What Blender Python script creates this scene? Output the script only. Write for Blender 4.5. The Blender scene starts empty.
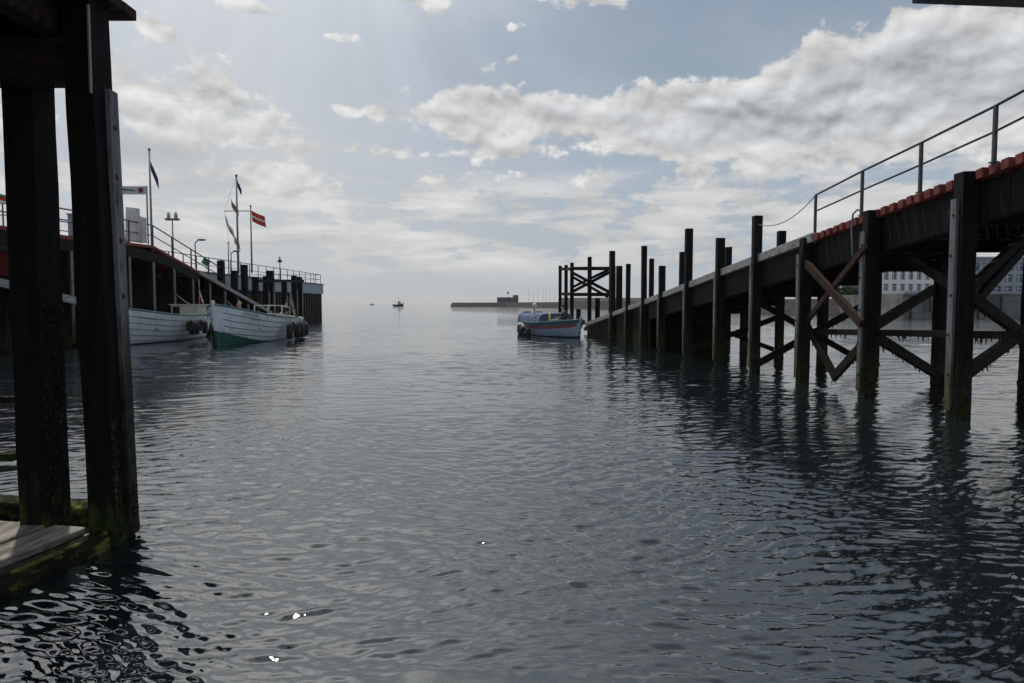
import bpy, bmesh, math, random
import numpy as np
from mathutils import Vector, Matrix
random.seed(7); rng = np.random.default_rng(11)
S = bpy.context.scene
COL = S.collection
R = math.radians
# ------------------------------------------------------------------ camera
F = 683.0; PITCH = math.atan(37.5/683); CH = 1.8
cd = bpy.data.cameras.new('camera'); cam = bpy.data.objects.new('camera', cd); COL.objects.link(cam)
cam.location = (0, 0, CH); cam.rotation_euler = (math.pi/2 - PITCH, 0, 0)
cd.sensor_width = 36; cd.lens = 36*F/1024; cd.clip_start = .05; cd.clip_end = 30000
S.camera = cam
# ------------------------------------------------------------------ light
SUN_AZ, SUN_EL = R(-32), R(70)          # azimuth from +Y, negative is left
S.view_settings.view_transform = 'Standard'; S.view_settings.look = 'None'
S.view_settings.gamma = 1; S.view_settings.exposure = 0
sd = bpy.data.lights.new('sun', 'SUN'); sun = bpy.data.objects.new('sun', sd); COL.objects.link(sun)
sd.energy = 2.2; sd.angle = R(1); sd.color = (1, .95, .88)
sdir = Vector((math.sin(SUN_AZ)*math.cos(SUN_EL), math.cos(SUN_AZ)*math.cos(SUN_EL), math.sin(SUN_EL)))
sun.rotation_euler = sdir.to_track_quat('Z', 'Y').to_euler(); sun.location = (0, 0, 30)
S.cycles.use_denoising = True
S.cycles.max_bounces = 6; S.cycles.diffuse_bounces = 3; S.cycles.glossy_bounces = 3
# ------------------------------------------------------------------ node helpers
class NT:
    def __init__(s, tree): s.t = tree; s.n = tree.nodes; s.l = tree.links
    def put(s, sock, v):
        if isinstance(v, bpy.types.NodeSocket): s.l.new(v, sock)
        elif v is not None: sock.default_value = v
    def node(s, typ, **kw):
        n = s.n.new(typ)
        for k, v in kw.items(): setattr(n, k, v)
        return n
    def m(s, op, a, b=None, c=None, clamp=False):
        n = s.node('ShaderNodeMath', operation=op); n.use_clamp = clamp
        s.put(n.inputs[0], a); s.put(n.inputs[1], b); s.put(n.inputs[2], c); return n.outputs[0]
    def add(s, a, b): return s.m('ADD', a, b)
    def sub(s, a, b): return s.m('SUBTRACT', a, b)
    def mul(s, a, b): return s.m('MULTIPLY', a, b)
    def div(s, a, b): return s.m('DIVIDE', a, b)
    def exp(s, a): return s.m('EXPONENT', a)
    def ss(s, v, a, b, lo=0, hi=1):
        n = s.node('ShaderNodeMapRange', interpolation_type='SMOOTHSTEP')
        s.put(n.inputs[0], v); s.put(n.inputs[1], a); s.put(n.inputs[2], b); s.put(n.inputs[3], lo); s.put(n.inputs[4], hi)
        return n.outputs[0]
    def xyz(s, x, y, z):
        n = s.node('ShaderNodeCombineXYZ'); s.put(n.inputs[0], x); s.put(n.inputs[1], y); s.put(n.inputs[2], z); return n.outputs[0]
    def sep(s, v):
        n = s.node('ShaderNodeSeparateXYZ'); s.l.new(v, n.inputs[0]); return n.outputs
    def noise(s, vec, scale=1, detail=4, rough=.5, dist=0, lac=2):
        n = s.node('ShaderNodeTexNoise'); s.put(n.inputs['Vector'], vec)
        s.put(n.inputs['Scale'], scale); s.put(n.inputs['Detail'], detail); s.put(n.inputs['Roughness'], rough)
        s.put(n.inputs['Distortion'], dist); s.put(n.inputs['Lacunarity'], lac); return n.outputs[0]
    def mix(s, f, a, b):
        n = s.node('ShaderNodeMix', data_type='RGBA'); s.put(n.inputs[0], f)
        for k, v in ((6, a), (7, b)):
            if isinstance(v, tuple) and len(v) == 3: v = (*v, 1)
            s.put(n.inputs[k], v)
        return n.outputs[2]
    def vscale(s, v, sc):
        n = s.node('ShaderNodeVectorMath', operation='MULTIPLY'); s.l.new(v, n.inputs[0]); n.inputs[1].default_value = sc; return n.outputs[0]
# ------------------------------------------------------------------ world
W = bpy.data.worlds.new('World'); S.world = W; W.use_nodes = True
t = NT(W.node_tree); t.n.clear()
out = t.node('ShaderNodeOutputWorld'); bg = t.node('ShaderNodeBackground')
sky = t.node('ShaderNodeTexSky', sky_type='NISHITA'); sky.sun_disc = False
sky.sun_elevation = SUN_EL; sky.sun_rotation = SUN_AZ; sky.dust_density = 1.5; sky.air_density = 1.0; sky.ozone_density = 1.2
tc = t.node('ShaderNodeTexCoord'); D = tc.outputs['Generated']
x, y, z = t.sep(D)
az = t.mul(t.m('ARCTAN2', x, y), 57.2958)
el = t.mul(t.m('ARCSINE', z), 57.2958)
def blob(a0, e0, sa, se, k=1, tilt=0):
    da = t.div(t.sub(az, a0), sa); de = t.div(t.sub(t.sub(el, e0), t.mul(t.sub(az, a0), tilt)), se)
    r2 = t.add(t.mul(da, da), t.mul(de, de))
    return t.mul(t.exp(t.mul(r2, -1)), k)
def total(l):
    a = l[0]
    for b in l[1:]: a = t.add(a, b)
    return a
# angular coordinates: clouds are seen from below far away, so puffs are in angle space
ang = t.xyz(az, t.mul(el, 1.5), 0)
puff = t.noise(ang, .24, 10, .63, .12)                       # ~4 degree puffs
puffs = t.noise(ang, .24, 3, .5, .12)
puff2 = t.noise(t.xyz(t.sub(az, .25), t.add(t.mul(el, 1.5), 1.0), 0), .24, 3, .5, .12)
pl = t.div(1.0, t.add(t.m('MAXIMUM', z, 0), .05))
plane = t.xyz(t.mul(x, pl), t.mul(y, pl), 0)
sheet = t.noise(t.vscale(plane, (1.0, .75, 1)), 1.3, 6, .55, .3)
sheet_big = t.noise(plane, .38, 3, .5, .2)
streak = t.noise(t.xyz(t.mul(az, .42), t.mul(el, 2.0), 3), .24, 7, .62, .3)
cum = total([blob(-3.5, 15.2, 5, 2.4), blob(3.5, 15.2, 5, 1.6, .8), blob(11, 14.6, 6, 2.3), blob(18.5, 15.0, 6, 2.3), blob(24.5, 16.4, 4, 2.6),
             blob(30, 16.8, 5, 2.9), blob(37, 17.0, 6, 3.6), blob(24, 13.6, 7, 1.8, .9), blob(34, 13.6, 8, 2.6, 1), blob(-1, 12.3, 5, .8, .6), blob(17, 12.6, 8, 1, .7), blob(-12.5, 15.2, 6, .7, .55, -.05), blob(-11, 12.2, 4, .6, .6, -.06),
             blob(-26, 14.4, 9, 2.8, .95, -.12), blob(-29, 20, 5, .7, .62, -.33), blob(-21, 9.5, 9, 1.5, .6), blob(8, 10.2, 16, .9, .5), blob(25, 10.6, 8, 1.2, .55), blob(-36, 17.5, 4, 1.3, .6, -.3), blob(-17, 12, 2, .7, .5), blob(-22, 21.8, 4.5, .8, .75, -.15), blob(-8, 23.3, 4, .8, .8), blob(7, 23.7, 4.2, 1.1, .9),
             blob(0.0, 19.4, 1.0, .6, .48), blob(0, 21.6, .5, .4, .5), blob(-14, 20.3, 1.8, .4, .5), blob(29, 19.9, .8, .7, .55), blob(-45, 12, 9, 4, .7), blob(48, 14, 10, 4, .8),
             blob(0, 33, 25, 3, .55), blob(-35, 40, 20, 5, .6), blob(40, 42, 16, 5, .6)])
dens = t.add(t.mul(cum, .62), t.mul(t.sub(puff, .5), 1.5))
cmask = t.ss(dens, .23, .40)
# back lit: thin edges glow, thick cores and undersides are grey
core = t.ss(dens, .42, 1.15)
relief = t.add(t.mul(t.sub(puffs, puff2), 2.2), t.mul(t.sub(puff, puffs), .9))
lum = t.add(t.sub(.66, t.mul(core, .13)), t.mul(relief, .55))
lum = t.m('MINIMUM', t.m('MAXIMUM', lum, .34), .90)
# low stratus deck, 2 to 10 degrees
low = t.mul(t.ss(el, 1, 4), t.ss(el, 11.6, 8.8))
lmask = t.mul(low, t.ss(t.add(streak, t.mul(t.sub(puff, .5), .8)), .38, .53))
llum = t.add(.57, t.mul(t.sub(streak, .47), 1.1))
llum = t.add(llum, blob(-16, 7, 14, 4, .07))
# blue grey banks in the low deck
bank = t.m('MINIMUM', total([blob(-16, 5.2, 7, .55, .8), blob(-28, 11, 5, 1.2, .9), blob(-24, 9, 4, .8, .5), blob(2, 5.6, 6, .5, .4), blob(16, 6.6, 9, .6, .35)]), 1)
# high veil
veil = t.mul(t.ss(sheet, .40, .72), t.ss(sheet_big, .35, .62))
skycol = t.mix(1, (0, 0, 0), sky.outputs[0])
# sky in 1/strength units: background strength .1
hsv = t.node('ShaderNodeHueSaturation'); t.l.new(sky.outputs[0], hsv.inputs['Color']); hsv.inputs['Saturation'].default_value = .75; hsv.inputs['Value'].default_value = .62
K = 10.0
def grey(v, tint=(1, 1, 1)):
    n = t.node('ShaderNodeCombineColor')
    for k in range(3): t.put(n.inputs[k], t.mul(v, tint[k]*K))
    return n.outputs[0]
blue = t.mix(t.ss(el, 6, 26), (.42*K, .50*K, .59*K), (.245*K, .325*K, .43*K))
blue = t.mix(t.ss(el, 25, 33), blue, (.38*K, .43*K, .50*K))
blue = t.mix(t.ss(el, 40, 62), blue, (.18*K, .22*K, .27*K))
base = t.mix(.2, blue, hsv.outputs[0])
c = t.mix(t.mul(veil, .42), base, grey(.56, (.97, 1, 1.04)))
glow = blob(-26, 40, 27, 15, 1)
c = t.mix(t.mul(glow, .85), c, grey(1.8, (1, .99, .97)))
c = t.mix(blob(-24, 21, 14, 8, .5), c, grey(.70, (.95, 1, 1.05)))
glow2 = blob(-24, 9, 20, 11, .5)
c = t.mix(glow2, c, grey(.72, (1, .995, .98)))
c = t.mix(t.mul(lmask, .85), c, grey(llum, (1, .99, .975)))
c = t.mix(t.mul(cmask, .93), c, t.mix(core, grey(lum, (1, .992, .98)), grey(lum, (.965, 1, 1.05))))
c = t.mix(t.mul(bank, .6), c, grey(.43, (.95, 1, 1.06)))
# crepuscular rays fan out from the sun
an = t.m('ARCTAN2', t.sub(az, -16), t.sub(40, el))
ray = t.noise(t.xyz(t.mul(an, 2.2), 0, 0), 2.2, 2, .5)
rmask = t.mul(blob(-8, 19, 22, 9, 1), t.sub(ray, .5))
haze = t.exp(t.mul(t.m('MAXIMUM', el, 0), -.38))
c = t.mix(t.mul(haze, .95), c, grey(.54, (1, 1.0, 1.0)))
vm = t.node('ShaderNodeVectorMath', operation='SCALE'); t.l.new(c, vm.inputs[0]); t.l.new(t.add(1, t.mul(rmask, .35)), vm.inputs['Scale'])
t.l.new(vm.outputs[0], bg.inputs[0]); bg.inputs[1].default_value = .1
t.l.new(bg.outputs[0], out.inputs[0])
# ------------------------------------------------------------------ materials
MAT = {}
def mat(name, c1, c2=None, rough=.75, scale=(4, 4, 4), lo=.35, hi=.65, bump=.0, bscale=(30, 30, 30), metal=0, third=None, algae=None, spec=.5, det=5):
    m = bpy.data.materials.new(name); m.use_nodes = True; q = NT(m.node_tree); b = q.n['Principled BSDF']
    g = q.node('ShaderNodeNewGeometry'); pos = g.outputs['Position']
    col = (*c1, 1)
    if c2:
        n1 = q.noise(q.vscale(pos, scale), 1, det, .6, .2)
        col = q.mix(q.ss(n1, lo, hi), c1, c2)
    if third:
        c3, sc3, l3, h3, amt = third
        n3 = q.noise(q.vscale(pos, sc3), 1, 4, .6)
        col = q.mix(q.mul(q.ss(n3, l3, h3), amt), col, c3)
    if algae:
        zlo, zhi, ac, amt = algae       # growth in the tidal band
        zz = q.sep(pos)[2]
        n4 = q.noise(q.vscale(pos, (9, 9, 2.5)), 1, 4, .6)
        f = q.ss(q.add(zz, q.mul(q.sub(n4, .5), 1.4)), zhi, zlo)
        n5 = q.noise(q.vscale(pos, (14, 14, 8)), 1, 3, .6)
        ac2 = q.mix(q.ss(n5, .4, .62), ac, tuple(v*.35 for v in ac))
        col = q.mix(q.mul(f, amt), col, ac2)
    q.put(b.inputs['Base Color'], col); b.inputs['Roughness'].default_value = rough; b.inputs['Metallic'].default_value = metal
    b.inputs['Specular IOR Level'].default_value = spec
    if bump:
        nb = q.noise(q.vscale(pos, bscale), 1, 5, .6)
        bn = q.node('ShaderNodeBump'); bn.inputs['Strength'].default_value = bump; bn.inputs['Distance'].default_value = .02
        q.put(bn.inputs['Height'], nb); q.put(b.inputs['Normal'], bn.outputs[0])
    m['c'] = list(c1); MAT[name] = m; return m
G = (.045, .06, .012)
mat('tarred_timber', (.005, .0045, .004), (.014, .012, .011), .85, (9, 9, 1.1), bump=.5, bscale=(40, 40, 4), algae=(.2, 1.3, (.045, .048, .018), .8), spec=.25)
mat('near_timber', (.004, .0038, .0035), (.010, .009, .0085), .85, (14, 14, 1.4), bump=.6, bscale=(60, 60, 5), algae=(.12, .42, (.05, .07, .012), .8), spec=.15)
mat('near_board', (.12, .12, .13), (.21, .21, .225), .8, (12, 12, 1.2), third=((.04, .04, .037), (26, 26, 6), .55, .68, .8), bump=.5, bscale=(60, 60, 6), algae=(1.2, 2.1, (.03, .032, .02), .97), spec=.25)
mat('ceiling_timber', (.02, .013, .009), (.05, .034, .024), .9, (3, 20, 20), bump=.5, bscale=(8, 50, 50), spec=.2)
mat('grey_board', (.14, .14, .15), (.24, .24, .25), .8, (12, 12, 1.2), third=((.06, .06, .055), (20, 20, 5), .55, .7, .7), bump=.4, bscale=(60, 60, 6), algae=(.3, 1.7, (.09, .095, .03), .92), spec=.3)
mat('pale_girder', (.26, .26, .26), (.40, .40, .39), .8, (4, 4, 14), third=((.05, .05, .045), (9, 9, 9), .5, .66, .6), bump=.3, spec=.3)
mat('red_plank', (.17, .042, .036), (.27, .07, .058), .8, (2, 9, 9), third=((.10, .05, .04), (5, 5, 5), .5, .7, .7), bump=.3, spec=.25)
mat('rusty_brace', (.055, .026, .019), (.028, .02, .016), .85, (5, 5, 5), algae=(.3, 1.5, (.08, .07, .02), .85), bump=.5, spec=.25)
mat('weedy_brace', (.016, .013, .009), (.008, .007, .005), .9, (6, 6, 6), algae=(-.2, 1.3, (.026, .026, .009), .8), bump=.7, spec=.25)
mat('weed', (.035, .038, .010), (.012, .011, .005), .7, (10, 10, 10), bump=.5, spec=.4)
mat('moss', (.16, .18, .04), (.020, .018, .010), .95, (7, 7, 7), lo=.33, hi=.52, bump=1, bscale=(70, 70, 70), spec=.15)
mat('mossy_timber', (.010, .009, .006), (.028, .024, .016), .9, (12, 3, 12), third=((.16, .17, .04), (6, 3, 9), .50, .63, .8), bump=.8, bscale=(50, 12, 50), spec=.15)
mat('ledge_plank', (.36, .33, .29), (.17, .145, .115), .85, (14, 2.0, 14), third=((.06, .065, .03), (5, 5, 5), .54, .68, .5), bump=.7, bscale=(60, 9, 60), spec=.3)
mat('rail_metal', (.035, .04, .055), (.06, .055, .06), .5, (6, 6, 6), spec=.5)
mat('grey_metal', (.18, .19, .2), (.26, .26, .27), .5, (4, 4, 4), spec=.5)
mat('dark_metal', (.03, .03, .033), (.05, .045, .042), .5, (8, 8, 8), spec=.4)
mat('bolt', (.012, .011, .011), None, .6)
mat('hull_white', (.72, .77, .83), (.74, .78, .82), .42, (1.2, 1.2, 3), third=((.36, .36, .36), (3, 3, .8), .55, .8, .5))
mat('hull_lap_shadow', (.14, .16, .20), None, .6)  # dark paint standing in for the shadow line under each strake lap
mat('hull_blue', (.36, .44, .56), (.28, .35, .47), .45, (2, 2, 2))
mat('green_bottom', (.006, .10, .06), (.012, .10, .06), .55, (3, 3, 3))
mat('dark_bottom', (.03, .045, .05), (.05, .06, .06), .6, (3, 3, 3))
mat('teal_paint', (.03, .12, .13), (.05, .15, .16), .5, (3, 3, 3))
mat('cream_paint', (.55, .56, .50), (.45, .45, .40), .5, (2, 2, 2))
mat('red_stripe', (.30, .09, .08), (.24, .09, .09), .5, (4, 4, 4))
mat('navy_canvas', (.10, .13, .23), (.13, .16, .26), .85, (2, 2, 2), bump=.4, bscale=(6, 6, 6))
mat('rubber', (.012, .012, .012), (.025, .024, .022), .75, (9, 9, 9))
mat('deck_wood', (.18, .12, .07), (.25, .18, .11), .7, (3, 3, 3))
mat('yellow_paint', (.5, .45, .2), None, .5)
mat('orange_rope', (.5, .18, .05), None, .8)
mat('rope', (.22, .2, .17), None, .9)
mat('window_dark', (.02, .025, .03), None, .08)
mat('skin', (.45, .27, .2), None, .6)
mat('blond_hair', (.5, .38, .22), (.35, .25, .14), .7, (30, 30, 30))
mat('dark_hair', (.03, .02, .015), None, .7)
mat('dark_jacket', (.018, .02, .028), (.03, .03, .04), .85, (8, 8, 8))
mat('blue_jacket', (.08, .11, .2), None, .85)
mat('concrete', (.15, .148, .14), (.23, .225, .215), .9, (.4, .4, .9), third=((.07, .07, .062), (1.2, 1.2, .3), .5, .7, .7))
mat('dark_stone', (.035, .033, .03), (.07, .066, .06), .9, (.5, .5, 1.5), bump=.6, bscale=(2, 2, 2))
mat('quay_blue', (.27, .33, .42), (.34, .39, .46), .7, (.6, .6, 2), third=((.15, .15, .15), (2, 2, .5), .55, .75, .5))
mat('sheet_pile', (.016, .014, .013), (.035, .028, .025), .8, (2, 2, .6), third=((.05, .03, .02), (1, 1, .5), .55, .7, .5), spec=.3)
mat('wall_red', (.23, .035, .04), (.30, .05, .05), .6, (1, 1, 1))
mat('facade_white', (.74, .74, .74), (.8, .8, .79), .7, (.1, .1, .5))
mat('facade_grey', (.28, .30, .33), (.35, .37, .4), .7, (.1, .1, .5))
mat('pane', (.10, .14, .19), (.2, .24, .3), .15, (.25, .25, .25))
mat('pane_blue', (.07, .12, .28), (.16, .22, .36), .15, (.3, .3, .3))
mat('shrub', (.03, .05, .02), (.06, .085, .03), .9, (.6, .6, .6))
mat('cloth_white', (.55, .55, .56), (.7, .7, .7), .9, (2, 2, 2))
mat('flag_red', (.55, .06, .03), None, .85)
mat('flag_white', (.75, .75, .75), None, .85)
mat('flag_navy', (.03, .045, .12), None, .85)
mat('flag_gold', (.45, .25, .05), None, .85)
mat('flag_black', (.02, .02, .02), None, .85)
mat('flag_green', (.03, .2, .08), None, .85)
mat('flag_grey', (.22, .2, .19), None, .85)
mat('lamp_glass', (.45, .45, .43), None, .25)
mat('sign_face', (.5, .52, .53), None, .6)
mat('sign_teal', (.08, .16, .17), None, .6)
mat('sign_maroon', (.16, .02, .04), None, .6)
mat('foam', (.55, .58, .6), None, .8)
# water
def water_mat():
    m = bpy.data.materials.new('sea_water'); m.use_nodes = True; q = NT(m.node_tree); b = q.n['Principled BSDF']
    g = q.node('ShaderNodeNewGeometry'); pos = g.outputs['Position']; px_, py_, pz_ = q.sep(pos)
    big = q.noise(q.vscale(pos, (.35, .5, 1)), 1, 3, .5)
    q.put(b.inputs['Base Color'], q.mix(q.ss(big, .35, .65), (.007, .011, .013), (.011, .016, .018)))
    b.inputs['Roughness'].default_value = .02; b.inputs['IOR'].default_value = 2.2
    r = q.m('SQRT', q.add(q.mul(px_, px_), q.mul(py_, py_)))
    far = q.ss(r, 25, 80)
    n1 = q.noise(q.vscale(pos, (1.9, 4.4, 1)), 1, 4, .6, .2)         # metre scale chop
    n2 = q.noise(q.vscale(pos, (6, 11, 1)), 1, 4, .6, .3)               # capillaries
    mid_ = q.noise(q.vscale(pos, (3.4, 7.0, 1)), 1, 3, .55, .3)
    h0 = q.mul(q.mul(mid_, q.ss(r, 4.5, 12)), .007)
    h = q.add(h0, q.add(q.mul(q.mul(n1, far), .030), q.mul(n2, .003)))
    bn = q.node('ShaderNodeBump'); bn.inputs['Strength'].default_value = 1; bn.inputs['Distance'].default_value = 1
    q.put(bn.inputs['Height'], h); q.put(b.inputs['Normal'], bn.outputs[0])
    MAT['sea_water'] = m
water_mat()
# ------------------------------------------------------------------ geometry helpers
cp, sp_ = math.cos(PITCH), math.sin(PITCH)
def P(px, py, Y):
    """point at distance Y ahead seen at that place of the photo"""
    a = (px-512)/F; b = (341.5-py)/F
    d = Vector((a, cp + b*sp_, -sp_ + b*cp)); k = Y/d.y
    return Vector((d.x*k, Y, CH + d.z*k))
class MB:
    def __init__(s): s.v = []; s.f = []; s.mi = []; s.mats = []; s.sm = []
    def mid(s, m):
        if m not in s.mats: s.mats.append(m)
        return s.mats.index(m)
    def poly(s, vs, fs, m, smooth=False):
        o = len(s.v); i = s.mid(m); s.v += [tuple(v) for v in vs]
        for f in fs: s.f.append([o+k for k in f]); s.mi.append(i); s.sm.append(smooth)
        return s
    def box(s, c, sz, m, rot=None):
        h = Vector(sz)/2; vs = []
        for a in (-1, 1):
            for b in (-1, 1):
                for d in (-1, 1):
                    p = Vector((a*h.x, b*h.y, d*h.z))
                    if rot: p = rot @ p
                    vs.append(Vector(c)+p)
        return s.poly(vs, [(0, 1, 3, 2), (4, 6, 7, 5), (0, 4, 5, 1), (2, 3, 7, 6), (0, 2, 6, 4), (1, 5, 7, 3)], m)
    def bar(s, a, b, w, h, m, up=(0, 0, 1)):
        a = Vector(a); b = Vector(b); d = (b-a); L = d.length; d.normalize(); up = Vector(up)
        if abs(d.dot(up)) > .98: up = Vector((0, 1, 0))
        r = d.cross(up).normalized(); u = r.cross(d).normalized()
        rot = Matrix((r, d, u)).transposed()
        return s.box((a+b)/2, (w, L, h), m, rot)
    def tube(s, pts, r, m, n=8, close=False, caps=True):
        pts = [Vector(p) for p in pts]; rs = r if isinstance(r, (list, tuple)) else [r]*len(pts)
        vs = []; N = len(pts); prev = None
        for i, p in enumerate(pts):
            if close: d = pts[(i+1) % N]-pts[i-1]
            else: d = pts[min(i+1, N-1)]-pts[max(i-1, 0)]
            d.normalize()
            ref = Vector((0, 0, 1)) if abs(d.z) < .95 else Vector((1, 0, 0))
            a = d.cross(ref).normalized()
            if prev is not None and not close:
                a2 = prev - d*prev.dot(d)
                if a2.length > 1e-4: a = a2.normalized()
            prev = a; b = d.cross(a)
            for k in range(n):
                th = 2*math.pi*k/n; vs.append(p + (a*math.cos(th)+b*math.sin(th))*rs[i])
        fs = []
        for i in range(N if close else N-1):
            j = (i+1) % N
            for k in range(n): fs.append((i*n+k, i*n+(k+1) % n, j*n+(k+1) % n, j*n+k))
        if caps and not close: fs += [tuple(range(n-1, -1, -1)), tuple((N-1)*n+k for k in range(n))]
        return s.poly(vs, fs, m, True)
    def ball(s, c, r, m, n=10, k=7, flat=1):
        vs = []; fs = []
        rr = r if isinstance(r, (tuple, list)) else (r, r, r)
        for i in range(k+1):
            ph = math.pi*i/k
            for j in range(n):
                th = 2*math.pi*j/n
                vs.append((c[0]+rr[0]*math.sin(ph)*math.cos(th), c[1]+rr[1]*math.sin(ph)*math.sin(th), c[2]+rr[2]*math.cos(ph)))
        for i in range(k):
            for j in range(n): fs.append((i*n+j, (i+1)*n+j, (i+1)*n+(j+1) % n, i*n+(j+1) % n))
        return s.poly(vs, fs, m, True)
    def build(s, name, parent=None, bevel=0, off=None):
        me = bpy.data.meshes.new(name)
        o = off if off is not None else (Vector(parent['org']) if parent is not None and 'org' in parent else Vector((0, 0, 0)))
        me.from_pydata([(v[0]-o[0], v[1]-o[1], v[2]-o[2]) for v in s.v], [], s.f); 
        for m in s.mats: me.materials.append(MAT[m])
        me.polygons.foreach_set('material_index', s.mi); me.polygons.foreach_set('use_smooth', s.sm); me.update()
        ob = bpy.data.objects.new(name, me); COL.objects.link(ob)
        if parent is not None:
            ob.parent = parent
            if 'org' in parent: ob['org'] = list(parent['org'])
        elif off is not None: ob.location = off; ob['org'] = list(off)
        if bevel:
            b = ob.modifiers.new('bevel', 'BEVEL'); b.width = bevel; b.segments = 1; b.limit_method = 'ANGLE'
        return ob
def sub_build(mb, name, part): # child of a part whose own location is zero
    return mb.build(name, part)
def tag(o, label, cat, group=None, kind=None):
    if label: o['label'] = label
    if cat: o['category'] = cat
    if group: o['group'] = group
    if kind: o['kind'] = kind
    return o
def thing(name, loc, label, cat, group=None):
    o = bpy.data.objects.new(name, None); o.empty_display_size = .2; COL.objects.link(o); o.location = loc; o['org'] = list(loc)
    return tag(o, label, cat, group)
def local_thing(name, loc, rz, label, cat, group=None):
    o = bpy.data.objects.new(name, None); o.empty_display_size = .2; COL.objects.link(o); o.location = loc; o.rotation_euler = (0, 0, rz); o['org'] = [0, 0, 0]
    return tag(o, label, cat, group)
def solo(mb, name, base, label, cat, group=None, bevel=0):
    return tag(mb.build(name, None, bevel, Vector(base)), label, cat, group)
def copy_tree(o, parent=None):
    c = o.copy(); COL.objects.link(c); c.parent = parent
    for ch in [k for k in COL.objects if k.parent == o]: copy_tree(ch, c)
    return c
# ------------------------------------------------------------------ water (one sheet, finer near the viewer's quay)
def build_water():
    r = [1.0]
    while r[-1] < 90: r.append(r[-1]*(1.03 if r[-1] < 3.2 else (1.0042 if r[-1] < 60 else 1.01)))
    while r[-1] < 3000: r.append(r[-1]*1.03)
    r = np.array(r)
    th = np.concatenate([np.linspace(-math.pi, -.76, 40, endpoint=False), np.linspace(-.76, .76, 760, endpoint=False), np.linspace(.76, math.pi, 40, endpoint=False)])
    n, k = len(r), len(th)
    X = r[:, None]*np.sin(th)[None]; Y = r[:, None]*np.cos(th)[None]; Z = np.zeros_like(X)
    Xw = X + .35*np.sin(Y*.9+X*.4) + .2*np.sin(Y*2.1-X*1.3); Yw = Y + .22*np.sin(X*.8+1.0) + .12*np.sin(X*1.9+Y*1.1)
    cell = np.gradient(r)[:, None]*np.ones_like(X)
    mod = .75 + .35*np.sin(X*.31+Y*.17+1.2)*np.sin(Y*.23-X*.11+.5) + .25*np.sin(X*.9-Y*.5)*np.sin(Y*.7+.3*X)
    RR = np.sqrt(X*X+Y*Y); sm = np.clip((RR-5)/15, 0, 1); sm = sm*sm*(3-2*sm)
    near = .85+.15*np.clip((RR-4)/4, 0, 1)
    for i in range(185):
        lam = 0.055*(1.0/0.055)**(rng.random()**1.05) if i < 140 else .45*(2.0/.45)**rng.random()
        # main wind from ahead left, second train crossing toward the right jetty
        if i % 3 == 0: a = rng.normal(-28, 14)
        else: a = rng.normal(8, 24)
        a = R(a); kk = 2*math.pi/lam
        slope = .029*(1.0 if lam < .24 else (.5 if lam < .45 else .16))
        if i >= 140: slope = .0115*sm*(1 if lam < 1.1 else .5)
        fade = np.clip((lam/cell-2.0)/2.0, 0, 1)
        ph = kk*(np.sin(a)*Xw+np.cos(a)*Yw)+rng.random()*6.28
        Z += slope/kk*fade*mod*near*(np.sin(ph)+.33*np.sin(2*ph+1.57))
    co = np.stack([X, Y, Z], -1).reshape(-1, 3)
    i = np.arange(n-1)[:, None]*k; j = np.arange(k)[None]; j2 = (j+1) % k
    f = np.stack([i+j, i+j2, i+k+j2, i+k+j], -1).reshape(-1, 4)[:, ::-1]
    # centre cap
    c0 = len(co); co = np.vstack([co, [[0, 0, 0]]])
    me = bpy.data.meshes.new('water')
    nf = len(f); me.vertices.add(len(co)); me.vertices.foreach_set('co', co.astype(np.float32).ravel())
    tri = np.stack([np.full(k, c0), (np.arange(k)+1) % k, np.arange(k)], -1)
    me.loops.add(nf*4+k*3); me.polygons.add(nf+k)
    me.loops.foreach_set('vertex_index', np.concatenate([f.ravel(), tri.ravel()]).astype(np.int32))
    ls = np.concatenate([np.arange(nf)*4, nf*4+np.arange(k)*3]).astype(np.int32)
    me.polygons.foreach_set('loop_start', ls)
    me.update(calc_edges=True)
    me.polygons.foreach_set('use_smooth', np.ones(nf+k, bool)); me.materials.append(MAT['sea_water'])
    me.validate()
    o = bpy.data.objects.new('water', me); COL.objects.link(o); o['kind'] = 'structure'
    if me.polygons[0].normal.z < 0: me.flip_normals()
build_water()
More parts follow.
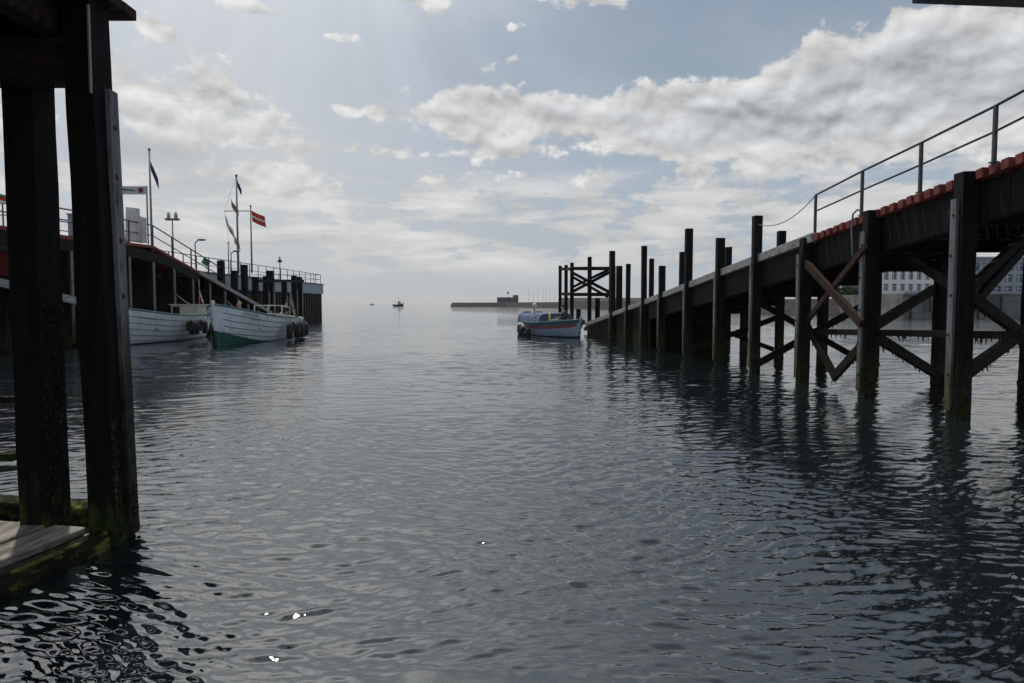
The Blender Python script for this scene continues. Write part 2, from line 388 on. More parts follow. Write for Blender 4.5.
# ------------------------------------------------------------------ far shore
def far_shore():
    # breakwater that runs out to the left of the right-hand jetty
    path = [(60, 98), (54, 102), (49, 118), (43, 160), (34, 230), (20, 320), (-4, 400), (-40, 446)]
    root = thing('breakwater', (20, 320, 0), 'long low dark harbour breakwater ending alone on the open sea', 'breakwater')
    m = MB(); top = MB()
    vs = []; N = len(path)
    def prof(i):
        p = Vector((*path[i], 0)); q = Vector((*path[min(i+1, N-1)], 0))-Vector((*path[max(i-1, 0)], 0)); q.normalize(); nrm = Vector((-q.y, q.x, 0))
        return p, nrm
    for i in range(N):
        p, nv = prof(i)
        for w, z in ((-.8, -1), (.8, 2.3), (1.0, 2.7), (9, 2.7), (9, -1)): vs.append(p - nv*w + Vector((0, 0, z)))
    fs = []
    for i in range(N-1):
        for k in range(4): fs.append((i*5+k, i*5+k+1, (i+1)*5+k+1, (i+1)*5+k))
    fs += [(4, 3, 2, 1, 0), tuple((N-1)*5+k for k in range(5))]
    m.poly(vs, fs, 'dark_stone'); m.build('rubble_bank', root)
    vs = []; n2 = 3
    for i in range(3, 3+n2):
        p, nv = prof(i)
        zt = 1.8+6.2/683*path[i][1]
        for w, z in ((2.6, 2.6), (2.7, zt), (3.8, zt), (3.9, 2.6)): vs.append(p - nv*w + Vector((0, 0, z)))
    fs = []
    for i in range(n2-1):
        for k in range(3): fs.append((i*4+k, i*4+k+1, (i+1)*4+k+1, (i+1)*4+k))
    fs += [(3, 2, 1, 0), tuple((n2-1)*4+k for k in range(4))]
    top.poly(vs, fs, 'concrete'); top.build('parapet_wall', root)
    # hut on the breakwater
    c = P(509, 299, 331); c.z = 0
    h = thing('harbour_hut', (c.x, c.y, 2.7), 'small grey flat-roofed hut with a raised end on the breakwater', 'building')
    m = MB(); m.box((c.x-1, c.y, 3.7), (9.5, 5, 2.4), 'concrete'); m.build('wall', h)
    m = MB(); m.box((c.x+3.2, c.y+.2, 4.3), (2.6, 4, 3.6), 'concrete'); m.build('tower', h)
    m = MB(); m.box((c.x-1.2, c.y, 4.95), (9.2, 5.6, .14), 'concrete'); m.build('roof', h)
    for k in range(3):
        m = MB(); m.box((c.x-4.5+k*2.2, c.y-2.53, 4.0), (.8, .08, .7), 'window_dark'); m.build('window', h)
    # radar globe on a short mast
    m = MB(); b = Vector((c.x-.5, c.y, 5.0)); m.tube([b, b+Vector((0, 0, 1.7))], .07, 'grey_metal'); m.ball(b+Vector((0, 0, 2.2)), .6, 'grey_metal')
    solo(m, 'radar_mast', b, 'tiny round radar globe on a mast above the breakwater hut', 'mast')
    # thin masts of moored sailing yachts behind the breakwater
    for i, px in enumerate((529, 533.5, 538, 543, 546, 550, 554.5, 597, 602)):
        Y = 400 + (i*37) % 50; b = P(px, 300, Y); b.z = 0; top_ = P(px, [289, 291, 288, 290, 287, 291, 289, 290, 288][i], Y).z
        r = thing('sailing_yacht', (b.x, b.y, 0), 'thin pale yacht mast behind the breakwater, %s' % ['farthest left of the row', 'second from left', 'third from left', 'fourth from left', 'fifth from left', 'sixth from left, nearly touching the frame posts', 'seventh, last one left of the timber dolphin', 'seen inside the timber dolphin', 'seen inside the dolphin beside its right post'][i], 'yacht', 'yacht masts behind the breakwater')
        m = MB(); m.tube([b+Vector((0, 0, .8)), Vector((b.x, b.y, top_))], [.11, .06], 'grey_metal', 6); m.build('mast', r)
        m = MB(); vs = []
        for s_ in range(9):
            u = s_/8; w = 1.2*math.sin(math.pi*min(1, u*.9+.12))**.7 if u < 1 else .03; yy = -4+8.5*u
            vs += [(b.x+yy, b.y-w, 1.1+.2*u), (b.x+yy, b.y-w*.6, -.3), (b.x+yy, b.y+w*.6, -.3), (b.x+yy, b.y+w, 1.1+.2*u)]
        fs = [(s_*4+k, s_*4+(k+1) % 4, s_*4+4+(k+1) % 4, s_*4+4+k) for s_ in range(8) for k in range(4)]+[(3, 2, 1, 0), (32, 33, 34, 35)]
        m.poly(vs, fs, 'hull_white', True); m.build('hull', r)
    # boats on the horizon
    b = P(398, 305, 520); b.z = 0
    r = thing('fishing_boat', (b.x, b.y, 0), 'tiny dark fishing boat with mast silhouetted on the horizon', 'boat')
    m = MB(); vs = []
    for u, w, zt in ((-4, 1.1, 1.6), (-2, 1.6, 1.4), (1, 1.6, 1.5), (3, 1.0, 2.0), (4.4, .05, 2.7)):
        vs += [(b.x+u, b.y-w, zt), (b.x+u*.9, b.y-w*.6, -.3), (b.x+u*.9, b.y+w*.6, -.3), (b.x+u, b.y+w, zt)]
    m.poly(vs, [(s_*4+k, s_*4+(k+1) % 4, s_*4+4+(k+1) % 4, s_*4+4+k) for s_ in range(4) for k in range(4)]+[(3, 2, 1, 0), (16, 17, 18, 19)], 'dark_metal'); m.build('hull', r)
    m = MB(); m.box((b.x+1, b.y, 2.6), (2, 1.8, 2.2), 'facade_grey'); m.build('wheelhouse', r)
    m = MB(); m.tube([b+Vector((.6, 0, 3.4)), b+Vector((.6, 0, 7.2))], .12, 'dark_metal', 6); m.tube([b+Vector((-.2, 0, 1)), b+Vector((-2.8, 0, 4.5))], .1, 'dark_metal', 6); m.build('mast', r)
    for px, Y, lab in ((372, 1500, 'faint low boat left of the fishing boat on the horizon'),):
        b = P(px, 305, Y); b.z = 0
        r = thing('distant_boat', (b.x, b.y, 0), lab, 'boat')
        m = MB(); vs = []
        for u, w, zt in ((-5, 1.3, 1.4), (0, 1.8, 1.4), (5, .1, 2.2)):
            vs += [(b.x+u, b.y-w, zt), (b.x+u*.9, b.y-w*.6, -.3), (b.x+u*.9, b.y+w*.6, -.3), (b.x+u, b.y+w, zt)]
        m.poly(vs, [(s_*4+k, s_*4+(k+1) % 4, s_*4+4+(k+1) % 4, s_*4+4+k) for s_ in range(2) for k in range(4)]+[(3, 2, 1, 0), (8, 9, 10, 11)], 'facade_grey'); m.build('hull', r)
        m = MB(); m.box((b.x-1, b.y, 2.2), (2.5, 2, 1.6), 'facade_grey'); m.build('cabin', r)
    # right-hand quay wall
    q = thing('harbour_quay', (80, 92, 0), 'stained grey concrete quay wall seen through the right jetty', 'quay')
    m = MB(); m.box((92, 100, .9), (80, 18, 4.6), 'concrete'); m.build('quay_wall', q)
    m = MB(); m.box((92, 90.85, 3.3), (80, .35, .35), 'facade_grey'); m.build('coping', q)
    m = MB()
    for k in range(26):
        m = MB(); m.box((53+k*3, 90.88, 1.0), (.22, .2, 3.6), 'dark_stone'); m.build('fender_timber', q)
    m = MB(); m.box((60, 90.85, 2.0), (9, .2, 2.3), 'window_dark'); m.build('recess', q)
    # terrain behind the quay
    m = MB()
    vs = []; fs = []
    nx, ny = 40, 12
    for i in range(nx):
        for j in range(ny):
            X = 52+i*8; Y_ = 108+j*14
            if i == 0: X = 56
            vs.append((X, Y_, 3.05 + (0 if j < 2 else .35*math.sin(i*.7)*math.sin(j*1.1)+j*.16)))
    for i in range(nx-1):
        for j in range(ny-1): fs.append((i*ny+j, (i+1)*ny+j, (i+1)*ny+j+1, i*ny+j+1))
    m.poly(vs, fs, 'concrete', True); o = m.build('ground'); o['kind'] = 'structure'
    # white two-storey building
    def block(x0, x1, y0, dep, z0, z1, floors, bays, wallm, panem, lab, name='office_building'):
        r = thing(name, ((x0+x1)/2, y0, z0), lab, 'building')
        H = (z1-z0); fl = H/floors; bw = (x1-x0)/bays
        m = MB(); m.box(((x0+x1)/2, y0+dep/2+.35, (z0+z1)/2), (x1-x0, dep, H), panem); m.build('glazing', r)
        m = MB()
        for f in range(floors+1): m.box(((x0+x1)/2, y0+.2, z0+f*fl+(.0 if f else .25)), (x1-x0+.3, .5, .65 if f < floors else .8), wallm)
        for b_ in range(bays+1): m.box((x0+b_*bw, y0+.16, (z0+z1)/2), (.55, .46, H-.01), wallm)
        m.build('facade_frame', r)
        for f in range(floors):
            for b_ in range(bays):
                w = MB(); cx = x0+(b_+.5)*bw; cz = z0+(f+.5)*fl
                w.box((cx, y0+.30, cz), (.09, .12, fl-.7), 'facade_white'); w.box((cx, y0+.29, cz+.3), (bw-.55, .1, .09), 'facade_white')
                w.build('window_frame', r)
        m = MB(); m.box(((x0+x1)/2, y0+dep/2, z1+.55), (x1-x0+.6, dep+.8, .3), 'facade_grey'); m.build('roof', r)
    block(57.0, 70, 108, 10, 3.3, 7.3, 2, 10, 'facade_white', 'pane', 'white two-storey building with two rows of square windows')
    block(73, 96, 118, 12, 3.2, 9.2, 3, 12, 'facade_grey', 'pane_blue', 'blue-windowed three-storey building behind the quay at the far right')
    block(71.5, 75, 128, 6, 3.2, 11.5, 4, 2, 'facade_grey', 'pane', 'grey tower block rising behind the two harbour buildings')
    # moored vans / sheds as low grey boxes are not visible; shrubs beside the building
    for i, (px, Y, h) in enumerate(((842, 112, 2.0), (851, 110, 1.6), (859, 114, 2.3), (833, 118, 1.5))):
        b = P(px, 296, Y); b.z = 3.0
        r = thing('shrub', tuple(b), ['round green shrub on the quay left of the white building', 'lowest green shrub on the quay beside the white building', 'tallest green shrub touching the white building', 'small green shrub farthest left along the quay'][i], 'shrub')
        m = MB(); m.tube([b, b+Vector((.1, 0, h*.5))], [.12, .06], 'tarred_timber', 6); m.build('stem', r)
        m = MB(); rr = random.Random(i)
        for k in range(260):
            a = rr.random()*6.28; e = rr.random(); R_ = 1.5*(rr.random()**.4)
            c = b+Vector((math.cos(a)*R_, math.sin(a)*R_*.8, .3+h*e*(1-.35*R_/1.5)))
            s_ = .22; u = Vector((rr.uniform(-1, 1), rr.uniform(-1, 1), rr.uniform(-1, 1)))*s_; v = Vector((rr.uniform(-1, 1), rr.uniform(-1, 1), rr.uniform(-1, 1)))*s_
            m.poly([c-u, c+v, c+u, c-v], [(0, 1, 2, 3)], 'shrub')
        m.build('foliage', r)
far_shore()
# ------------------------------------------------------------------ shared timber builders
def wobble(rr, a): return rr.uniform(-a, a)
def pile(parent, x, y, top, w=.25, side=0, board=True, bt=None, name='pile', mat_='tarred_timber', seed=0, z0=-1.6):
    """square driven pile; side = +1/-1: the channel side carrying a pale fender board"""
    rr = random.Random(int(x*31+y*17)+seed)
    m = MB(); lx, ly = wobble(rr, .025), wobble(rr, .02); w *= .88; n = 7; vs = []
    H = top-z0
    for i in range(n):
        u = i/(n-1); ww = w/2*(1+wobble(rr, .03)); ox = lx*(u-.3)+wobble(rr, .004); oy = ly*(u-.3)
        for a, b in ((-1, -1), (1, -1), (1, 1), (-1, 1)): vs.append((x+ox+a*ww, y+oy+b*ww, z0+H*u+(wobble(rr, .012) if i == n-1 else 0)))
    fs = [(i*4+k, i*4+(k+1) % 4, i*4+4+(k+1) % 4, i*4+4+k) for i in range(n-1) for k in range(4)] + [(3, 2, 1, 0), tuple((n-1)*4+k for k in range(4))]
    m.poly(vs, fs, mat_)
    if side:
        if board:
            b = MB(); bt = bt or top-.25
            b.box((x+side*(w/2+.028), y+w*.12, (bt+.12)/2), (.045, w*.58, bt-.12), 'grey_board'); k = b; zz = bt-.25; i = 0
            while zz > .3:
                k.tube([(x+side*(w/2+.045), y+(.05 if i % 2 else .01), zz), (x+side*(w/2+.068), y+(.05 if i % 2 else .01), zz)], .022, 'bolt', 7); zz -= .62; i += 1
            bd = b
    # dangling weed at the waterline
    wd = m
    for k in range(16):
        a = rr.choice((-1, 1)); onx = rr.random() < .5; h = rr.uniform(.03, .14)
        px_, py_ = (x+a*(w/2+.012), y+wobble(rr, w/2)) if onx else (x+wobble(rr, w/2), y+a*(w/2+.012))
        z = rr.uniform(.06, .42); wd.tube([(px_, py_, z), (px_+wobble(rr, .015), py_+wobble(rr, .015), z-h)], [.018, .004], 'weed', 4)
    if parent is None: return m
    p = m.build(name, parent, .012)
    if side and board: b.build('fender_board', p)
    return p
def brace(parent, a, b, w=.11, h=.2, m_='weedy_brace', weeds=0, seed=1):
    m = MB(); m.bar(a, b, w, h, m_)
    if weeds:
        rr = random.Random(seed+int(a[0]*10)); wd = m; a = Vector(a); b = Vector(b)
        for k in range(weeds):
            p = a.lerp(b, rr.random())+Vector((wobble(rr, w/2), wobble(rr, w/2), -h/2+.01)); L = rr.uniform(.03, .13)
            wd.tube([p, p+Vector((wobble(rr, .02), wobble(rr, .02), -L))], [.018, .005], 'weed', 4)
    return m.build('brace', parent, .008)
# ------------------------------------------------------------------ right jetty
XR = lambda Y: 7.91-.088*Y
ZR = lambda Y: 3.90-.1055*(Y-9.45) if Y > 8 else 4.05
def right_jetty():
    root = thing('jetty_ramp', (6, 20, 0), 'right-hand tarred timber jetty ramp with red plank ends sloping into the water', 'jetty')
    WD = 3.05
    # pale edge girder along the lower ramp, dark girders elsewhere
    def girder(Y0, Y1, dx, zt, h, w, m_, name, n=8):
        m = MB()
        for i in range(n):
            a = Y0+(Y1-Y0)*i/n; b = Y0+(Y1-Y0)*(i+1)/n-.006
            m.bar((XR(a)+dx+.2, a, ZR(a)+zt), (XR(b)+dx+.2, b, ZR(b)+zt), w, h, m_)
        m.build(name, root, .008)
    girder(15.2, 40.8, -.10, -.02, .20, .12, 'pale_girder', 'edge_beam', 9)
    girder(15.4, 28, .02, -.44, .66, .14, 'tarred_timber', 'girder', 5)
    girder(2, 15.4, .10, -.42, .62, .16, 'tarred_timber', 'girder', 5)
    girder(2, 28, WD, -.25, .30, .16, 'tarred_timber', 'girder', 9)
    girder(2, 28, WD/2, -.25, .30, .2, 'tarred_timber', 'girder', 9)
    for dx in (.8, 2.3): girder(2, 28, dx, -.30, .34, .16, 'tarred_timber', 'joist', 9)
    girder(15.4, 40.8, WD, -.02, .14, .16, 'tarred_timber', 'edge_beam', 9)
    # planked skirt at the lower end
    for dx in (.03, WD-.02):
        m = MB(); Y = 28.0
        while Y < 40.4:
            zt = ZR(Y+.1)-.1; m.box((XR(Y)+dx+.2, Y+.1, (zt-.8)/2), (.06, .19, zt+.8), 'tarred_timber'); Y += .2
        m.build('skirt_boards', root)
    m = MB()
    for dx in (.1, 1.0, 2.0, 2.9): m.bar((XR(38)+dx+.2, 38, ZR(38)-.2), (XR(42)+dx+.2, 42, ZR(42)-.2), .2, .2, 'tarred_timber')
    m.build('ramp_foot', root)
    # lower decking, grey
    m = MB(); Y = 15.5; rr = random.Random(3)
    while Y < 40.9:
        m.box((XR(Y)+WD/2+.2, Y+.1, ZR(Y+.1)-.05), (WD-.22, .19, .06), 'tarred_timber', Matrix.Rotation(-.105, 3, 'X')); Y += .22
    m.build('lower_decking', root)
    # red planks, ends proud of the girder
    m = MB(); Y = 2.0
    while Y < 15.25:
        zc = ZR(Y+.1)-.02+wobble(rr, .008)
        m.box((XR(Y)+WD/2+.22+wobble(rr, .012), Y+.1, zc), (WD+.26+wobble(rr, .05), .155, .15), 'red_plank', Matrix.Rotation(-.105 if Y > 8 else 0, 3, 'X')); Y += .232
    m.build('red_decking', root, .006)
    front = [(8.3, None, .26), (10.7, 172, .27), (13.08, 211, .26), (15.5, 238, .25), (17.95, 216, .24), (20.4, 238, .25), (23.1, 229, .26), (26, 265.7, .25), (28.4, 246, .24), (31, 264, .22), (34, 251, .25), (34.9, 266, .2)]
    xx = []
    for Y, ty, w in front:
        px = 512+F*(XR(Y)/Y)
        top = P(px, ty, Y).z if ty else ZR(Y)+.3
        x = XR(Y)+.07
        if Y == 34.9: x += .28
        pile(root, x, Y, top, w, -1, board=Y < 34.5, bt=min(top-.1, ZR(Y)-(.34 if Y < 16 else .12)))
        xx.append((x, Y))
    rear = [(8.3, None), (10.7, None), (13.08, None), (15.5, None), (17.95, None), (20.4, None), (23.1, 231), (25.9, None), (27.5, 247), (33, 252), (38, 258.6), (45, 266)]
    for Y, ty in rear:
        x = XR(Y)+WD+.12; px = 512+F*x/Y
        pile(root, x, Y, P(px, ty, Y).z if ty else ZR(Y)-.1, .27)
    # cross beams and transverse braces
    for k, (Y, ty, w) in enumerate(front[:9]):
        m = MB(); m.bar((XR(Y)-.05, Y+.2, ZR(Y)-.60), (XR(Y)+WD+.35, Y+.2, ZR(Y)-.60), .14, .24, 'tarred_timber'); m.build('cross_beam', root, .01)
        if Y in (17.95, 23.1):
            hi = min(ZR(Y)-1.1, 1.9)
            brace(root, (XR(Y)+.1, Y-.17, .25), (XR(Y)+WD, Y-.17, hi), .09, .17, weeds=14, seed=k)
            brace(root, (XR(Y)+.1, Y+.17, hi), (XR(Y)+WD, Y+.17, .25), .08, .15, weeds=14, seed=k+20)
    # measured braces of the near bays
    def pb(a, b, **kw): brace(root, P(*a), P(*b), **kw)
    pb((806, 263, 15.4), (862, 324, 13.0), w=.09, h=.17, m_='rusty_brace')
    pb((866, 246, 12.9), (806, 322, 15.5), w=.07, h=.13, m_='rusty_brace')
    pb((804, 320, 15.6), (836, 378, 14.4), w=.09, h=.15, weeds=22)
    pb((866, 341, 13.1), (833, 378, 14.2), w=.09, h=.17, weeds=22, seed=5)
    brace(root, P(806, 331.5, 15.4)+Vector((.22, 0, 0)), P(1040, 336, 9.6)+Vector((.22, 0, 0)), w=.13, h=.12, weeds=70, seed=9)
    pb((870, 333, 13.2), (936, 374, 15.5), w=.1, h=.2, weeds=26, seed=6)
    pb((868, 330, 13.1), (934, 289, 15.5), w=.1, h=.2, m_='weedy_brace')
    pb((905, 256, 15.0), (962, 292, 10.9), w=.1, h=.15, m_='tarred_timber')
    pb((962, 296, 11.0), (1030, 232, 13.1), w=.1, h=.17, m_='tarred_timber')
    pb((962, 316, 11.0), (1034, 236, 13.3), w=.1, h=.18, m_='tarred_timber')
    pb((962, 290, 10.9), (1030, 340, 13.1), w=.1, h=.2, weeds=26, seed=7)
    pb((962, 376, 11.0), (1034, 324, 13.1), w=.1, h=.22, weeds=26, seed=8)
    # railing
    rl = MB(); posts = [(815, 229, 195, 14.9), (861.5, 211, 171, 13.2), (920, 188.7, 142.7, 11.55), (994, 159.4, 105.6, 9.95), (1096, 112, 50, 8.3)]
    tops = []; mids = []
    for px, yb, yt, Y in posts:
        Y *= 1.025
        b = P(px, yb, Y); tp = P(px, yt, Y); tp.x = b.x; tops.append(tp); mids.append(b.lerp(tp, .52))
        m = MB(); m.bar(Vector((b.x, b.y, ZR(Y)+.03)), tp, .05, .05, 'rail_metal'); q = m.build('rail_post', root)
        m = MB(); m.box((b.x, b.y, ZR(Y)+.065), (.10, .10, .02), 'rail_metal'); m.build('foot_plate', q)
    e = tops[-1]+Vector((.1, -6, .3)); e2 = mids[-1]+Vector((.1, -6, .3))
    m = MB(); m.tube(tops+[e], .022, 'rail_metal', 8); m.build('handrail', root)
    m = MB(); m.tube(mids+[e2], .019, 'rail_metal', 8); m.build('mid_rail', root)
    # slack chain from the railing to the first mooring pile
    a = tops[0]; b = P(757, 224, 17.9); pts = []
    for i in range(15):
        u = i/14; p = a.lerp(b, u); p.z -= .34*4*u*(1-u)*.8; pts.append(p)
    m = MB(); m.tube(pts, .011, 'rope', 5); m.build('chain', root)
    # grey cable loop hanging off the deck edge
    pts = [P(859, 262, 13.4), P(852.5, 255, 13.5), P(851.5, 225, 13.5), P(853, 214, 13.45), P(857.5, 209.5, 13.35), P(862, 212, 13.3)]
    m = MB(); m.tube(pts, .018, 'grey_metal', 6); m.build('hanging_pipe', root)
right_jetty()
# dolphin frame beyond the ramp
def dolphin():
    root = thing('mooring_dolphin', (4.6, 43, 0), 'braced cluster of tall tarred posts standing beyond the right ramp', 'dolphin')
    pts = []
    for px, ty, Y, w in ((611, 251, 41, .30), (618, 266, 44, .28), (589.5, 257, 42.5, .27), (572, 262.7, 44.5, .26), (566, 265, 48, .26), (560, 265.7, 51, .26)):
        b = P(px, 300, Y); tz = P(px, ty, Y).z
        pile(root, b.x, Y, tz, w, 0); pts.append((b.x, Y))
    def bb(a, b, h=.22): brace(root, P(*a), P(*b), .12, h, 'tarred_timber')
    bb((561, 269, 51), (573, 269, 44.3)); bb((571, 268.5, 44.3), (613, 268.5, 41.2)); bb((571, 294.5, 44.3), (613, 294.5, 41.2))
    bb((571, 272, 44.2), (611, 293, 41.3), .17); bb((571, 292.5, 44.6), (611, 271.5, 41.6), .17)
    bb((571, 276, 45.4), (608, 297, 43.4), .15); bb((573, 287, 45.8), (608, 270, 43.6), .15)
    bb((561, 294, 51), (573, 294, 44.5))
    for px, ty, Y, lab in ((578.5, 309, 47, 'shortest tarred stump standing between the dolphin posts'), (597.5, 298, 46, 'short thick tarred stump right of the dolphin cross bracing')):
        b = P(px, 310, Y); m = pile(None, b.x, Y, P(px, ty, Y).z, .34); solo(m, 'wooden_pile', (b.x, Y, 0), lab, 'pile', bevel=.015)
dolphin()
# ------------------------------------------------------------------ near left structure
def near_left():
    root = thing('boardwalk', (-4.5, 4, 0), 'dark overhead timber walkway on square posts at the left edge', 'walkway')
    m = MB(); m.box((-5.36, 5.22, 3.60), (4.4, .24, .30), 'ceiling_timber'); m.build('cross_beam', root, .01)
    m = MB(); m.box((-5.36, 2.2, 3.60), (4.4, .24, .30), 'ceiling_timber'); m.build('cross_beam', root, .01)
    for x in (-3.36, -3.9, -4.8, -5.8, -6.8):
        m = MB(); m.box((x, 1.3, 3.88), (.16, 8.3, .26), 'ceiling_timber'); m.build('joist', root, .01)
    m = MB(); y = -3
    while y < 5.4: m.box((-5.31, y+.09, 4.06), (4.72, .17, .08), 'ceiling_timber'); y += .185
    m.build('decking', root, .004)
    brace(root, (-3.3, 4.95, 3.35), (-4.9, 1.2, 3.75), .09, .12, 'near_timber')
    brace(root, (-5.6, 5.0, 3.1), (-4.6, 2.2, 3.8), .09, .14, 'near_timber')
    def npost(x, y, w, d, top, name='post', ln=.020):
        rr = random.Random(int(x*10)); m = MB(); n = 14; vs = []
        for i in range(n):
            u = i/(n-1)
            for a, b in ((-1, -1), (1, -1), (1, 1), (-1, 1)): vs.append((x-ln*((top+1.6)*u-1.6)+a*w/2+wobble(rr, .004), y+b*d/2+wobble(rr, .004), -1.6+(top+1.6)*u))
        fs = [(i*4+k, i*4+(k+1) % 4, i*4+4+(k+1) % 4, i*4+4+k) for i in range(n-1) for k in range(4)] + [(3, 2, 1, 0), tuple((n-1)*4+k for k in range(4))]
        m.poly(vs, fs, 'near_timber'); return m
    def fringe(w, xe, y0, y1, n, zmax, ln=.020):
        rr = random.Random(5)
        for i in range(n):
            z = .05+zmax*rr.random()**1.5; s = .003+.006*rr.random()
            c = Vector((xe-ln*z+rr.uniform(-.003, .004), rr.uniform(y0, y1), z))
            w.ball(c, (s, s, s*1.8), 'moss' if rr.random() < .4 else 'weed', 5, 4)
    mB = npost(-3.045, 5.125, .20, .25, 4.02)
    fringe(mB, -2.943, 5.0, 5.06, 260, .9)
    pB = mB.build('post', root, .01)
    b = MB(); n = 12; vs = []
    for i in range(n):
        z = .03+3.36*i/(n-1)
        for a, c in ((0, 5.145), (.04, 5.145), (.04, 5.258), (0, 5.258)): vs.append((-2.965-.020*z+a+.012, c, z))
    b.poly(vs, [(i*4+k, i*4+(k+1) % 4, i*4+4+(k+1) % 4, i*4+4+k) for i in range(n-1) for k in range(4)]+[(3, 2, 1, 0), tuple((n-1)*4+k for k in range(4))], 'near_board')
    for z, y in ((3.12, 5.2), (2.75, 5.19), (2.28, 5.2), (1.86, 5.2)): b.tube([(-2.915-.020*z, y, z), (-2.909-.020*z, y, z)], .022, 'bolt', 10)
    fringe(b, -2.911, 5.15, 5.25, 120, .35)
    b.build('fender_board', pB)
    b = MB(); b.box((-3.02, 4.99, 3.62), (.012, .02, .62), 'grey_metal'); b.build('iron_strap', pB)
    mA = npost(-3.555, 5.125, .22, .25, 3.46, ln=.002); fringe(mA, -3.443, 5.0, 5.25, 420, 1.75, ln=.002); mA.build('post', root, .01)
    for x in (-5.0, -6.6): npost(x, 5.15, .28, .28, 3.46).build('post', root, .01)
    m = MB(); m.box((-5.37, 5.365, 3.80), (4.4, .06, .40), 'ceiling_timber'); m.build('end_board', root)
    # landing ledge
    l = thing('landing_stage', (-3.0, 4.97, 0), 'low worn plank landing stage edged with green moss, left foreground', 'landing stage')
    m = MB(); y = -3.0
    for i, (x0, x1) in enumerate(((-3.43, -3.16), (-3.75, -3.475), (-4.05, -3.765), (-4.36, -4.065), (-4.7, -4.375), (-5.1, -4.715), (-5.5, -5.115), (-6, -5.515))):
        m.box(((x0+x1)/2, 1.1, .12+.006*(i % 2)), (x1-x0, 7.7, .06), 'ledge_plank')
    m.build('planks', l, .008)
    def mossy(name, a, b, w, h, m_='moss', sd=1, bumps=500):
        q = MB(); a = Vector(a); b = Vector(b); n = 60; rr = random.Random(sd); vs = []; dr = (b-a).normalized(); sidev = dr.cross(Vector((0, 0, 1))).normalized()
        K_ = 12
        for i in range(n+1):
            c = a.lerp(b, i/n)
            for k in range(K_):
                th = 2*math.pi*k/K_; cx = abs(math.cos(th))**.15*math.copysign(1, math.cos(th)); sx = abs(math.sin(th))**.15*math.copysign(1, math.sin(th))
                j = 1+rr.uniform(-.04, .04)
                vs.append(c+sidev*cx*w/2*j+Vector((0, 0, sx*h/2*j)))
        fs = [(i*K_+k, i*K_+(k+1) % K_, (i+1)*K_+(k+1) % K_, (i+1)*K_+k) for i in range(n) for k in range(K_)]+[tuple(range(K_-1, -1, -1)), tuple(n*K_+k for k in range(K_))]
        q.poly(vs, fs, m_, True)
        t_ = q
        for i in range(bumps):
            c = a.lerp(b, rr.random()); th = rr.uniform(-.2, 2.2); s = rr.uniform(.003, .010)
            t_.ball(c+sidev*(math.cos(th)*w/2)+Vector((0, 0, math.sin(th)*h/2)), (s*1.4, s*1.4, s*.8), 'moss', 5, 4)
        q.build(name, l)
    mossy('edge_beam', (-3.01, -3, .035), (-3.01, 4.95, .035), .11, .19, 'mossy_timber', sd=3, bumps=500)
    mossy('end_beam', (-6.2, 5.48, .04), (-3.32, 5.48, .04), .2, .2, sd=4, bumps=500)
    for yy in (-2, 0, 2, 4, 4.85):
        m = MB(); m.box((-4.55, yy, .03), (3.0, .16, .12), 'near_timber'); m.build('bearer', l)
    for x in (-3.35, -4.6, -5.8):
        m = MB(); m.box((x, 4.6, -.8), (.2, .2, 1.6), 'near_timber'); m.build('leg', l)
    m = MB(); m.box((-2.968, .98, .125), (.028, 7.9, .022), 'moss'); m.build('edge_strip', l, .004)
    l.rotation_euler = (0, 0, -.2)
    # timbers floating or fixed low behind the posts
    for (x1, y1, z1), lab, w_ in (((18, 400, 10.8), 'low green-topped horizontal beam above the water, farther of two at the left edge', .09), ((15, 457, 7.6), 'low bare horizontal beam just above the water, nearer of two at the left edge', .09)):
        e = P(x1, y1, z1); s0 = Vector((e.x-3.5, e.y+.1, e.z))
        m = MB(); m.bar(s0, e, w_, w_, 'near_timber'); 
        base = thing('mooring_beam', (e.x-1.5, e.y, 0), lab, 'beam')
        m.build('beam', base, .01)
        if y1 == 400:
            m = MB(); m.bar(s0+Vector((0, 0, .05)), e+Vector((0, 0, .05)), .1, .015, 'moss'); m.build('moss', base)
        m = MB(); m.box((e.x-2.2, e.y+.12, .0), (.18, .18, 1.6), 'near_timber'); m.build('pile', base)
    # overhead girder crossing the top right corner
    g = thing('gangway_girder', (6, 6, 0), 'edge of a dark overhead girder cutting the top right corner', 'girder')
    a = P(925, -3, 5.0); b = P(1075, 3.5, 5.6)
    m = MB(); m.bar(a+Vector((0, 0, .1)), b+Vector((0, 0, .1)), .22, .2, 'dark_metal'); m.build('beam', g)
    b2 = b+Vector((2.6, .4, 0)); m = MB(); m.bar(b+Vector((-.1, 0, .1)), b2+Vector((0, 0, .1)), .22, .2, 'dark_metal'); m.box((b2.x, b2.y, b2.z/2-.75), (.25, .25, b2.z+1.5), 'near_timber'); m.build('support', g)
near_left()
